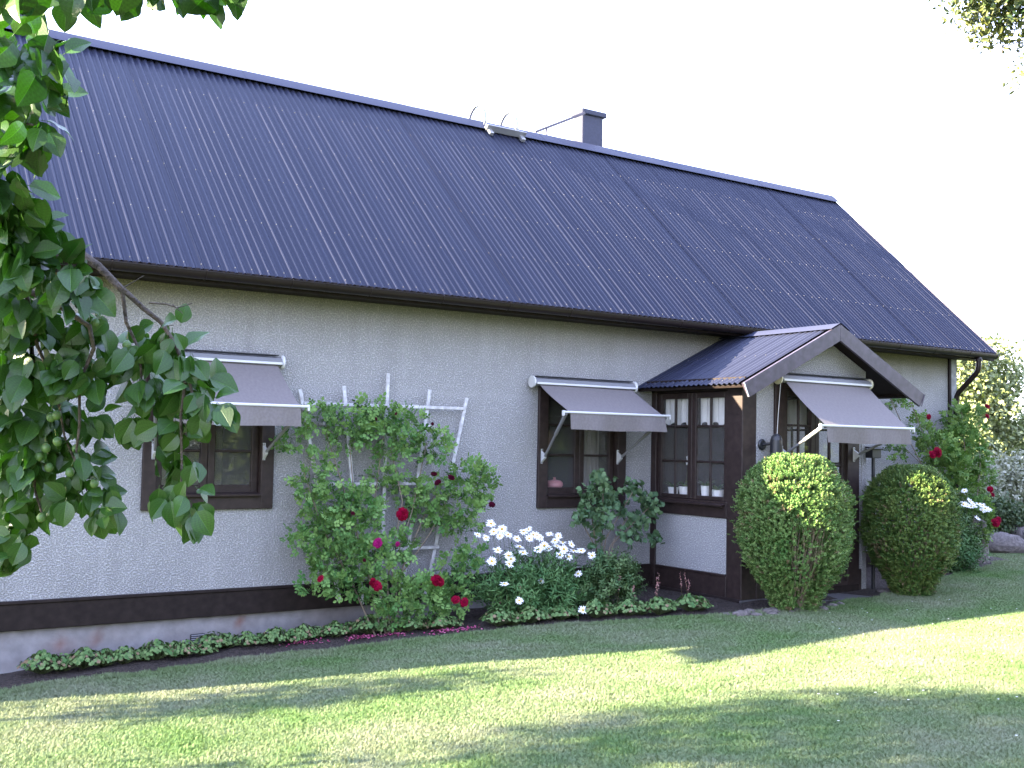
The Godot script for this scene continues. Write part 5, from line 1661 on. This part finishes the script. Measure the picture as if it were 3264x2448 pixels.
func plum_tree() -> void:
	var o := thing("plum_tree", "plum tree with large glossy leaves and green plums hanging in at the left", "tree", Vector3(-1.3, -0.1, 6.0))
	var g := Geo.new()
	g.tube([Vector3(0, -0.1, 0), Vector3(0.05, 0.8, 0.0), Vector3(0.1, 1.6, 0.05), Vector3(0.35, 2.4, 0.2), Vector3(0.7, 3.0, 0.5)], [0.11, 0.095, 0.08, 0.06, 0.04], 12)
	obj("trunk", g, M.bark, o)
	var paths := [
		[[-0.95, 2.1, 6.3], [-0.2, 2.32, 6.42], [0.37, 2.24, 6.56], [0.48, 2.22, 6.63], [0.56, 2.18, 6.68], [0.61, 2.13, 6.72], [0.66, 2.08, 6.75]],
		[[0.66, 2.08, 6.75], [0.70, 2.04, 6.77], [0.74, 2.01, 6.77], [0.76, 1.97, 6.81], [0.79, 1.90, 6.82], [0.81, 1.82, 6.83]],
		[[0.66, 2.08, 6.75], [0.67, 2.01, 6.75], [0.70, 1.94, 6.76], [0.71, 1.88, 6.74]],
		[[0.71, 2.05, 6.78], [0.74, 2.052, 6.80], [0.765, 2.045, 6.81], [0.79, 2.055, 6.83]],
		[[-0.2, 2.30, 6.42], [0.2, 2.16, 6.6], [0.46, 2.06, 6.73], [0.52, 2.03, 6.77], [0.58, 1.99, 6.78], [0.60, 1.94, 6.76], [0.59, 1.87, 6.68], [0.59, 1.77, 6.68], [0.60, 1.69, 6.62]],
		[[-0.5, 2.15, 6.3], [0.1, 2.05, 6.5], [0.41, 2.01, 6.57], [0.49, 2.00, 6.62], [0.51, 1.90, 6.57], [0.53, 1.76, 6.51], [0.54, 1.62, 6.51], [0.56, 1.55, 6.52]],
		[[0.79, 1.90, 6.82], [0.79, 1.80, 6.79], [0.80, 1.69, 6.78], [0.79, 1.60, 6.80]],
		[[-0.6, 2.9, 6.5], [-0.1, 2.75, 7.0], [0.26, 2.60, 7.36], [0.38, 2.56, 7.43], [0.52, 2.54, 7.46], [0.66, 2.535, 7.5]],
		[[-0.4, 2.6, 6.6], [0.1, 2.45, 6.9], [0.31, 2.36, 7.01], [0.35, 2.33, 7.10], [0.38, 2.31, 7.17]],
		[[0.46, 2.06, 6.73], [0.50, 1.95, 6.66], [0.55, 1.86, 6.62], [0.58, 1.75, 6.60], [0.64, 1.62, 6.58]]]
	var twigs := []
	for i in paths.size():
		var pts := []
		var rad := []
		for k in paths[i].size():
			var q: Array = paths[i][k]
			var p := Vector3(q[0], q[1], q[2])
			if q[0] > 0.35:
				p += ball(rng) * 0.004
			pts.append(p - o.position)
			twigs.append(p)
			var f: float = float(k) / (paths[i].size() - 1)
			rad.append(lerpf([0.016, 0.0065, 0.005, 0.0022, 0.008, 0.008, 0.004, 0.012, 0.008, 0.005][i], [0.008, 0.003, 0.0025, 0.001, 0.0025, 0.0025, 0.002, 0.003, 0.002, 0.0015][i], f))
		g = Geo.new()
		g.tube(pts, rad, 8)
		obj("branch", g, M.bark, o)
	var dead := [[0.66, 2.085, 6.75, 0.70, 2.115, 6.77], [0.755, 2.05, 6.807, 0.775, 2.03, 6.82], [0.60, 2.13, 6.71, 0.575, 2.09, 6.70], [0.74, 2.0, 6.77, 0.765, 2.005, 6.79], [0.70, 1.94, 6.76, 0.73, 1.92, 6.78]]
	for q in dead:
		g = Geo.new()
		g.tube([Vector3(q[0], q[1], q[2]) - o.position, Vector3(q[3], q[4], q[5]) - o.position], [0.0018, 0.0007], 5)
		obj("twig", g, M.bark, o)
	# leaves
	var lm := []
	for v in 12:
		var r := RandomNumberGenerator.new()
		r.seed = 400 + v
		var l := Geo.new()
		var w := r.randf()
		l.col = Color(0.036, 0.112, 0.030).lerp(Color(0.098, 0.215, 0.044), w)
		l.tube([Vector3.ZERO, Vector3(0, 0.010, 0.001)], [0.0009], 3, false)
		l.leaf(Vector3(0, 0.010, 0), Vector3(0, 1, 0), Vector3(r.randf_range(-0.15, 0.15), 0, 1), r.randf_range(0.070, 0.086), r.randf_range(0.048, 0.058), r.randf_range(0.02, 0.35), r.randf_range(-0.2, 1.1), 8, r.randf_range(0.03, 0.16))
		lm.append(l.mesh())
	var B := [[0.30, 2.42, 7.49, 0.05, 0.035], [0.37, 2.45, 7.48, 0.04, 0.03], [0.44, 2.475, 7.47, 0.05, 0.03], [0.48, 2.475, 7.50, 0.03, 0.03], [0.55, 2.50, 7.48, 0.04, 0.02], [0.61, 2.515, 7.47, 0.04, 0.025], [0.645, 2.53, 7.49, 0.015, 0.02], [0.36, 2.39, 7.26, 0.055, 0.05], [0.37, 2.35, 7.15, 0.055, 0.05], [0.37, 2.28, 7.14, 0.05, 0.04], [0.35, 2.23, 7.03, 0.035, 0.05], [0.39, 2.19, 6.93, 0.05, 0.05], [0.44, 2.15, 6.84, 0.075, 0.05], [0.42, 2.09, 6.83, 0.08, 0.06], [0.52, 2.05, 6.83, 0.06, 0.05], [0.43, 2.01, 6.72, 0.07, 0.06], [0.50, 1.97, 6.64, 0.11, 0.05], [0.60, 1.985, 6.70, 0.05, 0.035], [0.48, 1.88, 6.62, 0.09, 0.06], [0.58, 1.88, 6.68, 0.08, 0.055], [0.68, 1.915, 6.70, 0.06, 0.045], [0.75, 1.965, 6.74, 0.05, 0.035], [0.77, 1.92, 6.81, 0.05, 0.04], [0.80, 1.84, 6.83, 0.055, 0.045], [0.74, 1.84, 6.73, 0.07, 0.045], [0.83, 1.795, 6.85, 0.03, 0.02], [0.79, 1.76, 6.76, 0.05, 0.045], [0.72, 1.75, 6.65, 0.045, 0.045], [0.79, 1.67, 6.75, 0.045, 0.045], [0.78, 1.60, 6.79, 0.05, 0.03], [0.81, 1.56, 6.82, 0.025, 0.025], [0.51, 1.77, 6.51, 0.09, 0.07], [0.61, 1.77, 6.58, 0.06, 0.05], [0.51, 1.67, 6.50, 0.08, 0.06], [0.61, 1.665, 6.58, 0.05, 0.05], [0.65, 1.60, 6.59, 0.035, 0.05], [0.60, 1.58, 6.55, 0.04, 0.04], [0.53, 1.57, 6.45, 0.07, 0.05], [0.52, 1.48, 6.44, 0.05, 0.04], [0.50, 1.44, 6.42, 0.025, 0.02], [0.67, 1.55, 6.60, 0.025, 0.03]]
	var eye := Vector3(0, 1.75, 9.3)
	var count := 0
	var cand := []
	for b in B:
		var top: bool = b[2] > 7.4
		var nn := int(clampf(b[3] * b[4] * 9800.0, 13, 54) * (1.25 if b[0] < 0.6 else 0.95)) if not top else 13
		for k in nn:
			var p: Vector3 = Vector3(b[0], b[1], b[2]) + ball(rng) * Vector3(b[3] * 0.9, b[4] * 0.8, 0.09) + Vector3(0, 0.03, 0)
			var near: Vector3 = twigs[0]
			for t in twigs:
				if t.distance_squared_to(p) < near.distance_squared_to(p):
					near = t
			var outw := (p - near) * Vector3(1, 0.2, 1)
			var d := (outw.normalized() * 0.5 + Vector3(rng.randf_range(-0.55, 0.55), -1.0 if rng.randf() < 0.75 else rng.randf_range(-0.4, 0.5), rng.randf_range(-0.5, 0.5))).normalized()
			var face := (Vector3(rng.randf_range(-0.9, 0.9), 0.55, rng.randf_range(-0.5, 1.0)) + (eye - p).normalized() * 0.55)
			var x := d.cross(face).normalized()
			var bs := Basis(x, d, x.cross(d)).scaled(Vector3.ONE * rng.randf_range(0.58, 1.02))
			cand.append([p.distance_to(eye), Transform3D(bs, p - o.position)])
			count += 1
	print("plum leaves ", count)
	cand.sort_custom(func(a, b): return a[0] < b[0])
	var rest := []
	for k in cand.size():
		if k < 300:
			var l := obj("leaf", lm[rng.randi() % 12], M.plum_leaf, o)
			l.transform = cand[k][1]
		else:
			rest.append(cand[k][1])
	# the rest of the crown, out of the picture to the left and above
	for k in 130:
		var p := Vector3(rng.randf_range(-2.6, 0.15), rng.randf_range(1.7, 3.9), rng.randf_range(5.0, 7.2))
		if p.x > 0.0 and p.z > 6.9:
			continue
		var d := Vector3(rng.randf_range(-0.6, 0.6), rng.randf_range(-1, 0.2), rng.randf_range(-0.6, 0.6)).normalized()
		var x := d.cross(Vector3(rng.randf_range(-1, 1), 0.7, rng.randf_range(-1, 1))).normalized()
		rest.append(Transform3D(Basis(x, d, x.cross(d)).scaled(Vector3.ONE * rng.randf_range(0.7, 1.1)), p - o.position))
	many("leaves", lm[2], M.plum_leaf, o, rest)
	for q in [[0.60, 2.0, 6.76], [0.58, 2.01, 6.75], [0.67, 1.955, 6.76], [0.58, 1.885, 6.70], [0.592, 1.868, 6.71], [0.54, 1.79, 6.64], [0.55, 1.795, 6.65], [0.59, 1.665, 6.62], [0.54, 1.72, 6.60], [0.552, 1.675, 6.58], [0.54, 1.56, 6.58], [0.60, 1.72, 6.63], [0.64, 1.64, 6.64], [0.56, 1.735, 6.62], [0.53, 1.70, 6.58]]:
		g = Geo.new()
		var pr := []
		for j in 9:
			var th := PI * j / 8.0
			pr.append(Vector2(sin(th) * 0.0104, -cos(th) * 0.0114))
		g.lathe(pr, 14, Vector3.ZERO)
		g.tube([Vector3(0, 0.014, 0), Vector3(0.003, 0.03, 0)], [0.0009], 4)
		var w := obj("plum", g, M.plum, o)
		w.position = Vector3(q[0], q[1], q[2]) - o.position
		w.rotation.z = rng.randf_range(-0.4, 0.4)

func litter() -> void:
	var p := Geo.new()
	p.leaf(Vector3.ZERO, Vector3(1, 0.1, 0), Vector3(0, 1, 0), 0.022, 0.018, 0.3, 0.3, 3)
	var at := []
	var tn := []
	for k in 330:
		var c: Array = [[3.9, 0.50], [4.35, 0.62], [4.62, 0.70], [5.05, 0.86], [5.25, 0.90]][rng.randi() % 5]
		var x: float = c[0] + rng.randfn(0, 0.09)
		var z: float = minf(c[1] + rng.randfn(0, 0.05), bed_edge(x) + 0.06)
		at.append(Transform3D(Basis.from_euler(Vector3(rng.randf_range(-0.4, 0.4), rng.randf() * TAU, rng.randf_range(-0.4, 0.4))), Vector3(x, gy(x, z) + 0.03, z)))
		tn.append(Color(0.34, 0.03, 0.13).lerp(Color(0.42, 0.13, 0.22), rng.randf()))
	tag(many("fallen_petals", p, M.leaf, self, at, tn), "fallen pink rose petals on the soil under the climbing rose", "petals")
	var d := Geo.new()
	for k in 8:
		var a := TAU * k / 8.0
		d.leaf(Vector3.ZERO, Vector3(cos(a), 0.5, sin(a)), Vector3(0, 1, 0), 0.009, 0.006, 0.2, 0.3, 3)
	at = []
	for k in 90:
		var x := rng.randf_range(5.2, 9.5)
		var z := rng.randf_range(3.6, 6.2)
		if k % 4 == 0:
			x = rng.randf_range(7.5, 11.0)
			z = rng.randf_range(2.2, 3.8)
		at.append(Transform3D(Basis(Vector3.UP, rng.randf() * TAU), Vector3(x, gy(x, z) + 0.034, z)))
	tag(many("lawn_flowers", d, M.petal_white, self, at), "tiny white flowers scattered in the lawn at the lower right", "flowers")

func _ready() -> void:
	rng.seed = 7
	bump.seed = 4
	bump.frequency = 0.5
	patch.seed = 9
	patch.frequency = 0.55
	# camera, sky, sun, exposure
	var cam := Camera3D.new()
	cam.fov = 38.35
	cam.near = 0.05
	cam.far = 400.0
	cam.transform = Transform3D(Basis.from_euler(Vector3(deg_to_rad(3.099), deg_to_rad(-34.088), deg_to_rad(1.104))), Vector3(0, 1.75, 9.3))
	cam.name = "camera"
	add_child(cam)
	cam.current = true
	var sky := ProceduralSkyMaterial.new()
	sky.sky_top_color = Color(0.29, 0.355, 0.60).linear_to_srgb()
	sky.sky_horizon_color = Color(0.86, 0.90, 0.98).linear_to_srgb()
	sky.sky_curve = 0.14
	sky.ground_bottom_color = Color(0.06, 0.07, 0.04).linear_to_srgb()
	sky.ground_horizon_color = Color(0.3, 0.32, 0.3).linear_to_srgb()
	sky.sky_energy_multiplier = 1.0
	var env := Environment.new()
	env.background_mode = Environment.BG_SKY
	env.sky = Sky.new()
	env.sky.sky_material = sky
	env.background_energy_multiplier = 0.68
	env.tonemap_mode = Environment.TONE_MAPPER_LINEAR
	env.tonemap_exposure = 12.5
	env.sdfgi_enabled = true
	env.ssao_enabled = true
	env.ssil_enabled = true
	var we := WorldEnvironment.new()
	we.name = "world"
	we.environment = env
	add_child(we)
	var sun := DirectionalLight3D.new()
	sun.name = "sun"
	sun.light_color = Color(1.0, 0.93, 0.80)
	sun.light_energy = 1.6
	sun.light_angular_distance = 0.5
	sun.shadow_enabled = true
	sun.basis = Basis.looking_at(Vector3(2.65, -1.0, 0.94).normalized(), Vector3.UP)
	add_child(sun)
	materials()
	build_ground()
	build_house()
	awning("left grey awning over the window half hidden by the plum branch", 2.50, 3.785, 0.012, 2.485, 0.63, 2.03, 1.87, [2.69, 3.655], 1.64, false)
	awning("middle grey awning over the window just left of the porch", 6.49, 7.855, 0.012, 2.445, 0.63, 2.072, 1.912, [6.66, 7.675], 1.628, false)
	awning("right grey awning under the porch gable over the glazed door", 8.60, 10.04, 1.400, 2.53, 2.02, 1.990, 1.832, [8.71, 9.85], 1.705, true)
	small_fittings()
	build_trellis()
	climbing_roses()
	daisies("clump of tall white daisies between the climbing rose and the porch", [[5.68, 1.00, 0.60], [5.78, 0.95, 0.64], [5.68, 0.93, 0.65], [5.57, 0.88, 0.69], [5.49, 0.91, 0.67], [5.73, 0.89, 0.68], [5.83, 0.90, 0.67], [5.65, 0.77, 0.77], [5.54, 0.68, 0.84], [5.75, 0.72, 0.80], [5.76, 0.69, 0.83], [5.72, 0.65, 0.86], [5.91, 0.79, 0.75], [5.92, 0.74, 0.79], [5.91, 0.86, 0.70], [6.02, 0.92, 0.65], [6.09, 0.94, 0.63], [6.05, 0.86, 0.70], [6.12, 0.89, 0.67], [6.15, 0.88, 0.68], [6.18, 0.86, 0.69], [6.31, 0.89, 0.67], [6.41, 0.87, 0.68], [6.35, 0.83, 0.71], [6.43, 0.81, 0.72], [6.20, 0.79, 0.74], [6.11, 0.76, 0.77], [6.24, 0.76, 0.76], [6.34, 0.78, 0.75], [6.41, 0.75, 0.77], [6.53, 0.79, 0.73], [6.34, 0.70, 0.80], [6.44, 0.68, 0.81], [6.52, 0.73, 0.78], [6.62, 0.73, 0.77], [6.73, 0.68, 0.80], [6.47, 0.53, 0.92], [6.00, 0.49, 0.97], [5.59, 0.49, 0.98], [5.68, 0.35, 1.09], [6.34, 0.23, 1.17]], Vector3(6.05, 0.12, 0.72), Vector3(0.58, 0.62, 0.28), 900)
	daisies("drooping white daisies above the standing stone at the right corner", [[12.13, 1.24, 0.95], [12.32, 1.24, 0.95], [12.56, 1.27, 0.95], [12.27, 1.11, 0.95], [12.54, 1.10, 0.95], [12.68, 1.14, 0.95], [12.78, 1.07, 0.95], [12.94, 1.08, 0.95], [13.07, 1.02, 0.95], [12.23, 1.02, 0.95], [12.84, 0.92, 0.95], [12.94, 1.02, 0.95], [12.70, 1.07, 0.95], [12.42, 1.12, 0.95], [12.62, 1.09, 0.95], [12.86, 1.10, 0.95], [12.74, 1.10, 0.95], [13.01, 1.04, 0.95]], Vector3(12.45, 0.24, 0.88), Vector3(0.32, 0.7, 0.16), 260)
	box_bush("left clipped box bush, sunlit on top, in front of the porch corner", Vector3(8.32, 0.20, 1.95), 0.545, 1.46, 14000, Color(0.062, 0.145, 0.034), Color(0.175, 0.255, 0.078), 0.85, 0.8)
	box_bush("right darker clipped box bush beside the porch door", Vector3(10.27, 0.20, 1.84), 0.48, 1.36, 14500, Color(0.044, 0.105, 0.024), Color(0.150, 0.205, 0.052), 0.9, 0.35)
	edging()
	shrubs()
	stones()
	surroundings()
	plum_tree()
	litter()
